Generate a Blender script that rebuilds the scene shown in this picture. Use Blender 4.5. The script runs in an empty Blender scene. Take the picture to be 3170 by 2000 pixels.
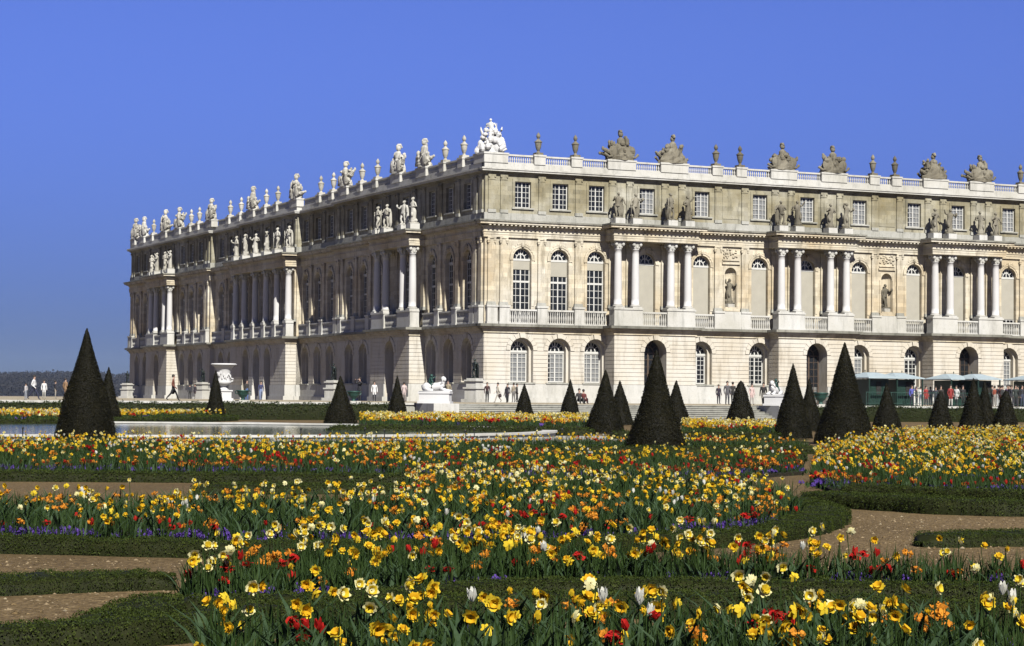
import bpy, bmesh, math, random
import numpy as np
from mathutils import Vector, Matrix

random.seed(7); RNG = np.random.default_rng(7)
SC = bpy.context.scene
COL = SC.collection
PI = math.pi

# ------------------------------------------------------------------ camera
W_PX, H_PX, F_PX = 3170, 2000, 6626
EYE = Vector((0, 0, 1.4)); PITCH = math.radians(2.025); ROLL = .0079
_fw = Vector((0, math.cos(PITCH), math.sin(PITCH))); _u0 = Vector((0, -math.sin(PITCH), math.cos(PITCH))); _r0 = Vector((1, 0, 0))
_rt = math.cos(ROLL)*_r0 + math.sin(ROLL)*_u0; _up = -math.sin(ROLL)*_r0 + math.cos(ROLL)*_u0
cam = bpy.data.cameras.new('camera'); cam_o = bpy.data.objects.new('camera', cam); COL.objects.link(cam_o)
cam.sensor_width = 36; cam.lens = 36*F_PX/W_PX; cam.clip_start = .1; cam.clip_end = 9000
cam_o.matrix_world = Matrix(((_rt.x, _up.x, -_fw.x, EYE.x), (_rt.y, _up.y, -_fw.y, EYE.y), (_rt.z, _up.z, -_fw.z, EYE.z), (0, 0, 0, 1)))
SC.camera = cam_o

# ------------------------------------------------------------------ light
SUN_EL = math.radians(41); SUN_AZ = math.radians(162.2)          # azimuth clockwise from +Y
sun_dir = Vector((math.sin(SUN_AZ)*math.cos(SUN_EL), math.cos(SUN_AZ)*math.cos(SUN_EL), math.sin(SUN_EL)))
world = bpy.data.worlds.new('World'); SC.world = world; world.use_nodes = True
wn = world.node_tree.nodes; wl = world.node_tree.links; wn.clear()
sky = wn.new('ShaderNodeTexSky'); sky.sky_type = 'NISHITA'; sky.sun_disc = False
sky.sun_elevation = SUN_EL; sky.sun_rotation = SUN_AZ; sky.altitude = 2500; sky.air_density = .4; sky.dust_density = .1; sky.ozone_density = 6
# deep, almost even blue of a polarised spring sky: tint, and less of the horizon glow all the way round
wtc = wn.new('ShaderNodeTexCoord'); wsx = wn.new('ShaderNodeSeparateXYZ'); wmr = wn.new('ShaderNodeMapRange'); wmr.interpolation_type = 'SMOOTHSTEP'
wmr.inputs['From Min'].default_value = -.03; wmr.inputs['From Max'].default_value = .22; wmr.inputs['To Min'].default_value = 0.; wmr.inputs['To Max'].default_value = 1.
wmx = wn.new('ShaderNodeMix'); wmx.data_type = 'RGBA'; wmx.blend_type = 'MULTIPLY'; wmx.inputs[0].default_value = 1; wmx.inputs[7].default_value = (.92, .80, 1.13, 1)
wm2 = wn.new('ShaderNodeMix'); wm2.data_type = 'RGBA'; wm2.blend_type = 'MULTIPLY'; wm2.inputs[0].default_value = 1
bgn = wn.new('ShaderNodeBackground'); bgn.inputs['Strength'].default_value = .068
out = wn.new('ShaderNodeOutputWorld')
wl.new(wtc.outputs['Generated'], wsx.inputs[0]); wl.new(wsx.outputs['Z'], wmr.inputs[0]); wl.new(sky.outputs[0], wmx.inputs[6]); wl.new(wmx.outputs[2], wm2.inputs[6]); wm3 = wn.new('ShaderNodeMix'); wm3.data_type = 'RGBA'; wm3.inputs[6].default_value = (.150, .137, .080, 1); wm3.inputs[7].default_value = (1, 1, 1, 1); wl.new(wmr.outputs[0], wm3.inputs[0]); wl.new(wm3.outputs[2], wm2.inputs[7])
wl.new(wm2.outputs[2], bgn.inputs[0]); wl.new(bgn.outputs[0], out.inputs[0])
sl = bpy.data.lights.new('sun', 'SUN'); sl.energy = 5; sl.angle = math.radians(.53); sl.color = (1, .972, .91)
sun_o = bpy.data.objects.new('sun', sl); COL.objects.link(sun_o); sun_o.location = (30, -30, 60)
sun_o.rotation_euler = sun_dir.to_track_quat('Z', 'Y').to_euler()
vs = SC.view_settings; vs.view_transform = 'Standard'; vs.look = 'None'; vs.exposure = 1.36; vs.gamma = 1; vs.use_curve_mapping = False
SC.cycles.use_denoising = True
SC.cycles.max_bounces = 6; SC.cycles.diffuse_bounces = 3; SC.cycles.glossy_bounces = 3; SC.cycles.transparent_max_bounces = 8; SC.cycles.volume_bounces = 0
SC.cycles.sample_clamp_indirect = 4

# ------------------------------------------------------------------ pixel -> place
def ray(px, py):
    v = _fw*F_PX + _rt*(px - W_PX/2) - _up*(py - H_PX/2)
    return v.normalized()
def G(px, py, z=0.):                       # point of the level z seen at a pixel
    r = ray(px, py); t = (z - EYE.z)/r.z
    return (EYE.x + r.x*t, EYE.y + r.y*t)
def HZ(px): return 1234.3 + .0079*(px - W_PX/2) + 3.3
def AT(px, D): return ((px - W_PX/2 + 1.9)/F_PX*D, D)

# ------------------------------------------------------------------ materials
KA = .43                                   # real-world reflectance of what is written below as seen
def kk(c, f=None): return tuple(x*(KA if f is None else f) for x in c)
MATS = {}
def nodes_of(name):
    m = bpy.data.materials.new(name); m.use_nodes = True
    MATS[name] = m
    nt = m.node_tree; b = nt.nodes['Principled BSDF']
    return m, nt, b
def N(nt, t, **kw):
    n = nt.nodes.new(t)
    for k, v in kw.items():
        if k in n.inputs: n.inputs[k].default_value = v
        else: setattr(n, k, v)
    return n
def posvec(nt, scale=(1, 1, 1), obj=False):
    g = nt.nodes.new('ShaderNodeTexCoord') if obj else nt.nodes.new('ShaderNodeNewGeometry')
    mp = nt.nodes.new('ShaderNodeMapping'); mp.inputs['Scale'].default_value = scale
    nt.links.new(g.outputs['Object' if obj else 'Position'], mp.inputs['Vector']); return mp.outputs[0]
def ramp(nt, fac, stops):
    r = nt.nodes.new('ShaderNodeValToRGB'); e = r.color_ramp.elements
    while len(e) < len(stops): e.new(.5)
    for i, (p, c) in enumerate(stops): e[i].position = p; e[i].color = (*c, 1)
    nt.links.new(fac, r.inputs[0]); return r.outputs[0]
def mixc(nt, fac, a, b, mode='MIX'):
    m = nt.nodes.new('ShaderNodeMix'); m.data_type = 'RGBA'; m.blend_type = mode
    if isinstance(fac, (int, float)): m.inputs[0].default_value = fac
    else: nt.links.new(fac, m.inputs[0])
    for s, v in ((6, a), (7, b)):
        if isinstance(v, tuple): m.inputs[s].default_value = (*v, 1)
        else: nt.links.new(v, m.inputs[s])
    return m.outputs[2]
def simple(name, c, rough=.7, metal=0., vary=.25, scale=3., spec=.3, obj=False):
    c = kk(c); m, nt, b = nodes_of(name)
    n = N(nt, 'ShaderNodeTexNoise', Scale=scale, Detail=4.); nt.links.new(posvec(nt, obj=obj), n.inputs['Vector'])
    lo = tuple(x*(1-vary) for x in c); hi = tuple(min(1, x*(1+vary)) for x in c)
    nt.links.new(ramp(nt, n.outputs[0], [(.3, lo), (.7, hi)]), b.inputs['Base Color'])
    b.inputs['Roughness'].default_value = rough; b.inputs['Metallic'].default_value = metal; b.inputs['Specular IOR Level'].default_value = spec
    return m
def stone(name, a, b_, c, stain=(.2, .19, .16), st=.55, streak=.5, blocks=False):
    a, b_, c, stain = kk(a), kk(b_), kk(c), kk(stain); m, nt, b = nodes_of(name)
    n1 = N(nt, 'ShaderNodeTexNoise', Scale=.16, Detail=5., Roughness=.65); nt.links.new(posvec(nt), n1.inputs['Vector'])
    base = ramp(nt, n1.outputs[0], [(.32, a), (.5, b_), (.68, c)])
    if blocks:                                 # ashlar: blocks of slightly different tone with fine joints
        g = nt.nodes.new('ShaderNodeNewGeometry'); mp = nt.nodes.new('ShaderNodeMapping'); mp.inputs['Rotation'].default_value = (0, 0, -math.radians(24.8242)); nt.links.new(g.outputs['Position'], mp.inputs['Vector'])
        sp = nt.nodes.new('ShaderNodeSeparateXYZ'); nt.links.new(mp.outputs[0], sp.inputs[0]); ad = nt.nodes.new('ShaderNodeMath'); nt.links.new(sp.outputs[0], ad.inputs[0]); nt.links.new(sp.outputs[1], ad.inputs[1])
        cb_ = nt.nodes.new('ShaderNodeCombineXYZ'); nt.links.new(ad.outputs[0], cb_.inputs[0]); nt.links.new(sp.outputs[2], cb_.inputs[1])
        br = N(nt, 'ShaderNodeTexBrick', Scale=1.); br.inputs['Color1'].default_value = (.34,)*3+(1,); br.inputs['Color2'].default_value = (.66,)*3+(1,); br.inputs['Mortar'].default_value = (.3,)*3+(1,)
        br.inputs['Mortar Size'].default_value = .008; br.inputs['Brick Width'].default_value = 1.15; br.inputs['Row Height'].default_value = .42; br.inputs['Bias'].default_value = .1; nt.links.new(cb_.outputs[0], br.inputs['Vector'])
        base = mixc(nt, .55, base, br.outputs['Color'], 'OVERLAY')
    n2 = N(nt, 'ShaderNodeTexNoise', Scale=1., Detail=6., Roughness=.7); nt.links.new(posvec(nt, (1.5, 1.5, .28)), n2.inputs['Vector'])
    f2 = ramp(nt, n2.outputs[0], [(.50, (0, 0, 0)), (.78, (streak,)*3)])
    base = mixc(nt, f2, base, stain)
    n3 = N(nt, 'ShaderNodeTexNoise', Scale=7., Detail=5., Roughness=.75); nt.links.new(posvec(nt), n3.inputs['Vector'])
    f3 = ramp(nt, n3.outputs[0], [(.55, (0, 0, 0)), (.8, (st,)*3)])
    base = mixc(nt, f3, base, stain)
    nt.links.new(base, b.inputs['Base Color']); b.inputs['Roughness'].default_value = .85; b.inputs['Specular IOR Level'].default_value = .15
    bp = N(nt, 'ShaderNodeBump', Strength=.25, Distance=.03); nt.links.new(n3.outputs[0], bp.inputs['Height']); nt.links.new(bp.outputs[0], b.inputs['Normal'])
    return m
M = {}
M['stone'] = stone('limestone', (.58, .46, .29), (.67, .59, .44), (.73, .68, .57), stain=(.17, .14, .09), st=.6, streak=.85, blocks=True)
M['stone_ground'] = stone('pale_limestone', (.62, .54, .41), (.72, .66, .55), (.76, .73, .66), stain=(.24, .20, .14), st=.5, streak=.7)
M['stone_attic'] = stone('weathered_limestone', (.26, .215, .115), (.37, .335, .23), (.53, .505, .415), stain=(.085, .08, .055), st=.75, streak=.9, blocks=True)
M['stone_white'] = stone('washed_limestone', (.55, .53, .46), (.66, .64, .58), (.73, .72, .68), stain=(.20, .20, .17), st=.6, streak=.6)
M['ledge'] = stone('lichen_limestone', (.34, .33, .28), (.46, .45, .39), (.57, .56, .51), stain=(.09, .09, .07), st=.85, streak=.9)
M['lichen'] = stone('dark_lichen_stone', (.17, .165, .135), (.27, .26, .215), (.40, .385, .33), stain=(.05, .05, .04), st=.9, streak=.95)
M['marble_col'] = stone('column_marble', (.66, .64, .62), (.72, .70, .68), (.76, .75, .74), stain=(.4, .36, .33), st=.25, streak=.2)
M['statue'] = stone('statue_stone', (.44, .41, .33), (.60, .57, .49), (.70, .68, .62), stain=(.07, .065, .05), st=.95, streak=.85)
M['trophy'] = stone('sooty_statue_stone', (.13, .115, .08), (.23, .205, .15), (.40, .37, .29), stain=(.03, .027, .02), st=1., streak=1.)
M['marble'] = stone('white_marble', (.70, .69, .66), (.76, .75, .73), (.80, .79, .78), stain=(.42, .46, .46), st=.3, streak=.2)
M['frame'] = simple('white_window_paint', (.70, .69, .64), .5, vary=.06)
M['blind'] = simple('canvas_blind', (.47, .44, .36), .9, vary=.06, scale=1.2)
M['curtain'] = simple('white_shutter', (.74, .75, .74), .8, vary=.08, scale=2)
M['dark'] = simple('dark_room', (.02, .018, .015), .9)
M['door'] = simple('brown_door', (.10, .065, .04), .7)
M['bronze'] = simple('dark_bronze', (.035, .045, .04), .4, .6, .4)
M['verdigris'] = simple('green_bronze', (.035, .10, .08), .5, .3, .4, 6)
M['roof'] = simple('lead_roof', (.2, .21, .22), .6)
M['green_paint'] = simple('dark_green_paint', (.008, .034, .022), .5, vary=.2)
M['teal_roof'] = simple('pale_teal_roof', (.46, .55, .58), .55, vary=.1)
M['barrier'] = simple('green_barrier', (.03, .085, .065), .5)
M['iron'] = simple('black_iron', (.03, .03, .03), .5, .5)
m, nt, b = nodes_of('window_glass'); b.inputs['Base Color'].default_value = (.02, .022, .025, 1); b.inputs['Roughness'].default_value = .06; b.inputs['Alpha'].default_value = .45; M['glass'] = m
# ground materials
def gravel(name, a, b_, c, scale, bump=.4, big=.3):
    a, b_, c = kk(a), kk(b_), kk(c); m, nt, b = nodes_of(name)
    v = posvec(nt)
    n1 = N(nt, 'ShaderNodeTexNoise', Scale=big, Detail=4.); nt.links.new(v, n1.inputs['Vector'])
    vo = N(nt, 'ShaderNodeTexVoronoi', Scale=scale); nt.links.new(v, vo.inputs['Vector'])
    n3 = N(nt, 'ShaderNodeTexNoise', Scale=scale*.35, Detail=6., Roughness=.8); nt.links.new(v, n3.inputs['Vector'])
    base = ramp(nt, n3.outputs[0], [(.28, a), (.52, b_), (.78, c)])
    bw = nt.nodes.new('ShaderNodeRGBToBW'); nt.links.new(vo.outputs['Color'], bw.inputs[0])
    base = mixc(nt, .5, base, bw.outputs[0], 'SOFT_LIGHT')
    base = mixc(nt, ramp(nt, n1.outputs[0], [(.35, (0, 0, 0)), (.7, (.4,)*3)]), base, tuple(x*.7 for x in a))
    nt.links.new(base, b.inputs['Base Color']); b.inputs['Roughness'].default_value = .95; b.inputs['Specular IOR Level'].default_value = .1
    bp = N(nt, 'ShaderNodeBump', Strength=bump, Distance=.02); nt.links.new(vo.outputs['Distance'], bp.inputs['Height']); nt.links.new(bp.outputs[0], b.inputs['Normal'])
    return m
M['soil'] = gravel('brown_gravel', (.08, .052, .022), (.21, .145, .068), (.40, .30, .165), 38, .9)
M['bedsoil'] = gravel('dark_bed_soil', (.02, .018, .010), (.035, .03, .018), (.06, .05, .03), 30)
M['path'] = gravel('pale_gravel', (.38, .36, .31), (.48, .46, .41), (.58, .56, .50), 18, .2)
M['terrace'] = gravel('terrace_gravel', (.36, .30, .20), (.48, .41, .29), (.57, .50, .37), 6, .2)
def leafmat(name, lo, mid, hi, scale=3., trans=.15, f=None, spec=.08):
    lo, mid, hi = kk(lo, f), kk(mid, f), kk(hi, f); m, nt, b = nodes_of(name)
    n = N(nt, 'ShaderNodeTexNoise', Scale=scale, Detail=6., Roughness=.75); nt.links.new(posvec(nt), n.inputs['Vector'])
    c = ramp(nt, n.outputs[0], [(.3, lo), (.52, mid), (.75, hi)])
    nt.links.new(c, b.inputs['Base Color']); b.inputs['Roughness'].default_value = .7; b.inputs['Specular IOR Level'].default_value = spec
    if trans:
        t = nt.nodes.new('ShaderNodeBsdfTranslucent'); mx = nt.nodes.new('ShaderNodeMixShader'); mx.inputs[0].default_value = trans
        nt.links.new(c, t.inputs[0]); o = nt.nodes['Material Output']
        nt.links.new(b.outputs[0], mx.inputs[1]); nt.links.new(t.outputs[0], mx.inputs[2]); nt.links.new(mx.outputs[0], o.inputs[0])
    return m
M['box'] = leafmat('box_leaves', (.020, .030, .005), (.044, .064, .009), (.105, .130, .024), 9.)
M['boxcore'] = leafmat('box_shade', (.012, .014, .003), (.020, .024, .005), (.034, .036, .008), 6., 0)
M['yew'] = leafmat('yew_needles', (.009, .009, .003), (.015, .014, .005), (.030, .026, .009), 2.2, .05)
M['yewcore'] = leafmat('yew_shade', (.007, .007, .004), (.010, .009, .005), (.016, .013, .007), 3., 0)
M['tallhedge'] = leafmat('hedge_leaves', (.022, .034, .010), (.040, .060, .016), (.075, .10, .030), 1.5)
M['blade'] = leafmat('strap_leaves', (.016, .034, .007), (.038, .072, .016), (.085, .125, .035), 6., .25)
M['blue_blade'] = leafmat('tulip_leaves', (.028, .052, .022), (.055, .095, .042), (.11, .16, .085), 6., .25)
M['forest'] = leafmat('spring_wood', (.014, .012, .011), (.022, .020, .017), (.034, .030, .022), .05, 0)
M['trunk'] = simple('bark', (.06, .045, .03), .9)
FC = {'yellow': ((.80, .52, .015), (.88, .71, .06)), 'pale': ((.82, .74, .28), (.90, .86, .55)), 'orange': ((.75, .22, .02), (.86, .40, .04)),
      'red': ((.42, .012, .012), (.66, .03, .02)), 'white': ((.82, .80, .66), (.90, .90, .82)), 'purple': ((.06, .025, .22), (.20, .11, .48)),
      'gold': ((.80, .38, .01), (.86, .54, .02))}
for k, (a, c) in FC.items(): M['petal_'+k] = leafmat(k+'_petals', a, tuple((x+y)/2 for x, y in zip(a, c)), c, 14., .3, .5)
# water
m, nt, b = nodes_of('basin_water')
b.inputs['Base Color'].default_value = (.05, .07, .06, 1); b.inputs['Roughness'].default_value = .05; b.inputs['Specular IOR Level'].default_value = .6
n1 = N(nt, 'ShaderNodeTexNoise', Scale=1.6, Detail=4.); nt.links.new(posvec(nt, (.45, 1.5, 1)), n1.inputs['Vector'])
bp = N(nt, 'ShaderNodeBump', Strength=.35, Distance=.05); nt.links.new(n1.outputs[0], bp.inputs['Height']); nt.links.new(bp.outputs[0], b.inputs['Normal']); M['water'] = m

# ------------------------------------------------------------------ mesh helpers
class MB:
    def __init__(s): s.v = []; s.f = []; s.m = []; s.cm = 0
    def add(s, vs_, fs):
        o = len(s.v); s.v += [tuple(p) for p in vs_]; s.f += [tuple(i+o for i in f) for f in fs]; s.m += [s.cm]*len(fs); return s
    def box(s, x0, x1, y0, y1, z0, z1):
        return s.add([(x0,y0,z0),(x1,y0,z0),(x1,y1,z0),(x0,y1,z0),(x0,y0,z1),(x1,y0,z1),(x1,y1,z1),(x0,y1,z1)],
                     [(0,3,2,1),(4,5,6,7),(0,1,5,4),(1,2,6,5),(2,3,7,6),(3,0,4,7)])
    def fb(s, F, t0, t1, o0, o1, z0, z1):
        a = F(t0, o0, z0); c = F(t1, o1, z1)
        return s.box(min(a[0],c[0]), max(a[0],c[0]), min(a[1],c[1]), max(a[1],c[1]), z0, z1)
    def fq(s, F, pts): return s.add([F(*p) for p in pts], [tuple(range(len(pts)))])
    def lathe(s, prof, c=(0,0,0), n=12, a0=0.):
        k = len(prof); V = []; Fc = []
        for r, z in prof:
            for i in range(n):
                a = a0 + 2*PI*i/n; V.append((c[0]+r*math.cos(a), c[1]+r*math.sin(a), c[2]+z))
        for j in range(k-1):
            for i in range(n): Fc.append((j*n+i, j*n+(i+1)%n, (j+1)*n+(i+1)%n, (j+1)*n+i))
        Fc.append(tuple(range(n-1,-1,-1))); Fc.append(tuple((k-1)*n+i for i in range(n)))
        return s.add(V, Fc)
    def tube(s, pts, rad, n=8, sq=1.):
        pts = [Vector(p) for p in pts]; V = []; Fc = []
        if not hasattr(rad, '__len__'): rad = [rad]*len(pts)
        for i, p in enumerate(pts):
            d = (pts[min(i+1, len(pts)-1)] - pts[max(i-1, 0)]).normalized()
            h = Vector((0,0,1)) if abs(d.z) < .9 else Vector((1,0,0))
            a = d.cross(h).normalized(); b_ = d.cross(a)
            for j in range(n):
                t = 2*PI*j/n; V.append(p + a*(rad[i]*math.cos(t)) + b_*(rad[i]*sq*math.sin(t)))
        for i in range(len(pts)-1):
            for j in range(n): Fc.append((i*n+j, i*n+(j+1)%n, (i+1)*n+(j+1)%n, (i+1)*n+j))
        Fc.append(tuple(range(n-1,-1,-1))); Fc.append(tuple((len(pts)-1)*n+i for i in range(n)))
        return s.add(V, Fc)
    def ball(s, c, r, n=8, k=5):
        if not hasattr(r, '__len__'): r = (r, r, r)
        pr = [(math.sin(PI*(i+.15)/(k+.3)), -math.cos(PI*(i+.15)/(k+.3))) for i in range(k+1)]
        o = len(s.v); s.lathe([(a, z) for a, z in pr], n=n)
        for i in range(o, len(s.v)):
            p = s.v[i]; s.v[i] = (c[0]+p[0]*r[0], c[1]+p[1]*r[1], c[2]+p[2]*r[2])
        return s
    def jitter(s, o, amp):
        for i in range(o, len(s.v)):
            p = s.v[i]; s.v[i] = tuple(x + random.uniform(-amp, amp) for x in p)
    def xform(s, o, mat):
        for i in range(o, len(s.v)): s.v[i] = tuple(mat @ Vector(s.v[i]))
    def mesh(s, name, mats, smooth=False):
        me = bpy.data.meshes.new(name); me.from_pydata(s.v, [], s.f)
        for mt in (mats if isinstance(mats, (list, tuple)) else [mats]): me.materials.append(mt)
        if len(me.materials) > 1: me.polygons.foreach_set('material_index', s.m)
        if smooth: me.polygons.foreach_set('use_smooth', [True]*len(me.polygons))
        me.update(); return me
    def build(s, name, mats, parent=None, smooth=False):
        return link(name, s.mesh(name, mats, smooth), parent)
def link(name, me, parent=None):
    o = bpy.data.objects.new(name, me); COL.objects.link(o)
    if parent: o.parent = parent
    return o
def tag(o, label=None, cat=None, group=None, kind=None):
    if label: o['label'] = label
    if cat: o['category'] = cat
    if group: o['group'] = group
    if kind: o['kind'] = kind
    return o
def empty(name, loc=(0,0,0), rz=0., sc=1.):
    o = bpy.data.objects.new(name, None); COL.objects.link(o); o.location = loc; o.rotation_euler = (0,0,rz); o.scale = (sc,)*3
    o.empty_display_size = .2; return o
def np_mesh(name, V, Fc, mats, mi=None, smooth=False):
    me = bpy.data.meshes.new(name); n = len(V); k = Fc.shape[1]
    me.vertices.add(n); me.vertices.foreach_set('co', np.ascontiguousarray(V, dtype=np.float32).ravel())
    me.loops.add(Fc.size); me.loops.foreach_set('vertex_index', np.ascontiguousarray(Fc, dtype=np.int32).ravel())
    me.polygons.add(len(Fc)); me.polygons.foreach_set('loop_start', np.arange(0, Fc.size, k, dtype=np.int32)); me.polygons.foreach_set('loop_total', np.full(len(Fc), k, dtype=np.int32))
    for mt in mats: me.materials.append(mt)
    if mi is not None: me.polygons.foreach_set('material_index', np.ascontiguousarray(mi, dtype=np.int32))
    if smooth: me.polygons.foreach_set('use_smooth', np.ones(len(Fc), dtype=bool))
    me.update(calc_edges=True); me.validate(); return me

# ================================================================== SETTING
PHI = math.radians(24.8242); P0 = Vector((-2.5474, 196, 0)); TZ = 1.05
S_DIR = Vector((math.cos(PHI), math.sin(PHI), 0)); W_DIR = Vector((-math.sin(PHI), math.cos(PHI), 0))
def PL(u, v, z=0.): return P0 + S_DIR*u + W_DIR*v + Vector((0, 0, z))       # palace plan -> world
def UV(x, y): d = Vector((x, y, 0)) - P0; return d.dot(S_DIR), d.dot(W_DIR)
EDGE_V = UV(*AT(1800, 140))[1]                                              # front edge of the terrace, parallel to the south front
STEP_U = (UV(*AT(1352, 136))[0], UV(*AT(2318, 146))[0])

mb = MB(); R = 4200
mb.add([(-R, -60, 0), (R, -60, 0), (R, R, 0), (-R, R, 0)], [(0,1,2,3)])
tag(mb.build('ground', M['soil']), kind='structure')
mb = MB()                                                                    # terrace in front of the palace
a = [PL(-300, EDGE_V), PL(260, EDGE_V), PL(260, 300), PL(-300, 300)]
mb.add([(p.x, p.y, TZ) for p in a] + [(p.x, p.y, -.2) for p in a], [(0,1,2,3), (0,4,5,1), (1,5,6,2), (2,6,7,3), (3,7,4,0)])
tag(mb.build('terrace', M['terrace']), kind='structure')
# pale path ring round the basin
BC = Vector((*AT(330, 81), 0)); BR = 17.
mb = MB(); pts = [G(x, y) for x, y in ((-700, 1384), (0, 1388), (900, 1392), (1500, 1392), (1930, 1385), (1960, 1362), (1830, 1346), (1400, 1330), (1090, 1322), (1010, 1312), (760, 1306), (560, 1312), (0, 1328), (-700, 1330))]
mb.add([(x, y, .006) for x, y in pts], [tuple(range(len(pts)))])
tag(mb.build('path', M['path']), kind='structure')

# ------------------------------------------------------------------ steps
st = tag(empty('garden_steps', PL((STEP_U[0]+STEP_U[1])/2, EDGE_V), PHI), 'wide flight of grey stone steps rising from the parterre between two sphinxes', 'steps')
nst = 8; hw = (STEP_U[1]-STEP_U[0])/2
for i in range(nst):
    z1 = TZ*(nst-i)/(nst) - .004
    q = MB().box(-hw, hw, -.40*(i+1)+.05, -.40*i+.05, -.1, z1-.05); q.box(-hw, hw, -.40*(i+1), -.40*i+.02, z1-.05, z1); q.build('step', M['ledge'], st)
for s_ in (-1, 1): MB().box(s_*(hw+.85)-.85, s_*(hw+.85)+.85, -3.3, 0, -.1, TZ+.02).build('side_block', M['stone_white'], st)
mb = MB()
rw = empty('retaining_wall', PL(0, EDGE_V), PHI); tag(rw, 'low stone retaining wall with pale coping along the terrace edge', 'wall')
for u0, u1 in ((-150, STEP_U[0]-1.7), (STEP_U[1]+1.7, 120)):
    MB().box(u0, u1, -.32, -.003, -.1, TZ-.09).build('wall_face', M['ledge'], rw)
    MB().box(u0, u1, -.42, -.004, TZ-.09, TZ+.05).build('coping', M['stone_white'], rw)

# ------------------------------------------------------------------ basin
bas = tag(empty('fountain_basin', BC), 'round stone fountain basin with pale rim in the parterre', 'basin')
n = 96
def ring(mb, r0, r1, z0, z1):
    V = []; Fc = []
    for i in range(n):
        a = 2*PI*i/n; c, s = math.cos(a), math.sin(a); V += [(r0*c, r0*s, z0), (r1*c, r1*s, z0), (r1*c, r1*s, z1), (r0*c, r0*s, z1)]
    for i in range(n):
        j = (i+1) % n
        for k in range(4): Fc.append((4*i+k, 4*j+k, 4*j+(k+1) % 4, 4*i+(k+1) % 4))
    mb.add(V, Fc)
mb = MB(); ring(mb, BR-.45, BR, -.1, .15); ring(mb, BR-.5, BR+.07, .15, .22); mb.build('rim', M['stone_white'], bas)
mb = MB(); mb.add([((BR-.47)*math.cos(2*PI*i/n), (BR-.47)*math.sin(2*PI*i/n), .13) for i in range(n)], [tuple(range(n))])
tag(mb.build('water', M['water'], bas))
for k, (px, py) in enumerate(((692, 1340), (830, 1340), (1190, 1358), (1440, 1360), (1740, 1352), (1660, 1352), (1468, 1352), (70, 1352))):
    x, y = G(px, py+18); p = Vector((x, y, 0)) - BC; L = BR + .6; p = p.normalized()*max(p.length, L)
    pst = MB().tube([(0,0,0),(0,0,.42)], .016, 6).lathe([(.03,.40),(.035,.43),(.01,.47)], n=6).build('marker_post', M['iron'])
    pst.location = BC + p; tag(pst, 'thin black iron marker post beside the basin rim', 'post', 'iron posts round the basin')

# ================================================================== PALACE
pal = tag(empty('palace', (P0.x, P0.y, TZ), PHI), 'long cream limestone palace with columned porticos, attic storey and balustraded roof', 'palace')
def FS(t, o, z): return (t, -o, z)
def FW(t, o, z): return (-o, t, z)
S_END, W_END = 76., 125.6
Z_STR0, Z_STR, Z_PED, Z_ARC, Z_COR, Z_AC0, Z_AC, Z_PAR = 6.41, 7.22, 8.93, 15.2, 16.75, 21.1, 21.57, 22.97
S_RUNS = [(0, 12.52, 0), (12.52, 21.18, 1.8), (21.18, 30.45, 0), (30.45, 39.11, 1.8), (39.11, 48.57, 0), (48.57, 57.23, 1.8), (57.23, S_END, 0)]
W_RUNS = [(0, 14.1, 0), (14.1, 24.5, 1.65), (24.5, 39.4, 0), (39.4, 52.4, -.6), (52.4, 73.3, 1.25), (73.3, 86.0, -.6), (86.0, 100.3, 0), (100.3, 110.6, 1.65), (110.6, W_END, 0)]
S_WIN = [3.8, 7.65, 11.45, 22.85, 29.35, 40.93, 47.5, 59.3, 65.9, 70.2]
S_PW = [16.85, 34.78, 52.9]                      # window in each portico
S_NICHE = [26.1, 44.2, 62.6]
W_WIN = [(3.9,0),(8.2,0),(12.5,0),(26.8,0),(31.0,0),(35.2,0),(42.8,-.6),(46.9,-.6),(50.95,-.6),(74.95,-.6),(79.0,-.6),(83.1,-.6),(90.4,0),(94.6,0),(98.7,0),(113.1,0),(117.4,0),(121.7,0)]
W_PW = [19.3, 105.4, 55.1, 59.05, 63.0, 67.25, 71.2]
S_COL = [c+d for c in S_PW for d in (-3.75, -1.9, 1.9, 3.75)]
W_COL = [(19.3+d, 1.2) for d in (-4.75, -2.3, 2.3, 4.7)] + [(v, .8) for v in (53.0, 57.05, 61.0, 65.15, 69.3, 72.75)] + [(v, 1.2) for v in (100.85, 103.3, 107.5, 110.05)]
S_PIL = [.62, 1.85, 5.72, 9.55, 24.6, 27.6, 42.7, 45.7, 61.0, 64.2, 68, 72, 75]
W_PIL = [(.75,0),(2.0,0),(6.05,0),(10.35,0),(28.9,0),(33.1,0),(37.3,0),(38.6,0),(40.3,-.6),(44.85,-.6),(48.9,-.6),(77,-.6),(81,-.6),(87.0,0),(88.2,0),(92.5,0),(96.6,0),(115.25,0),(119.55,0),(123.6,0),(124.8,0)]
HWG, SPG = 1.17, 4.82             # ground-floor arches
HWM, SPM = .93, 13.31             # tall windows of the main storey

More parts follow.
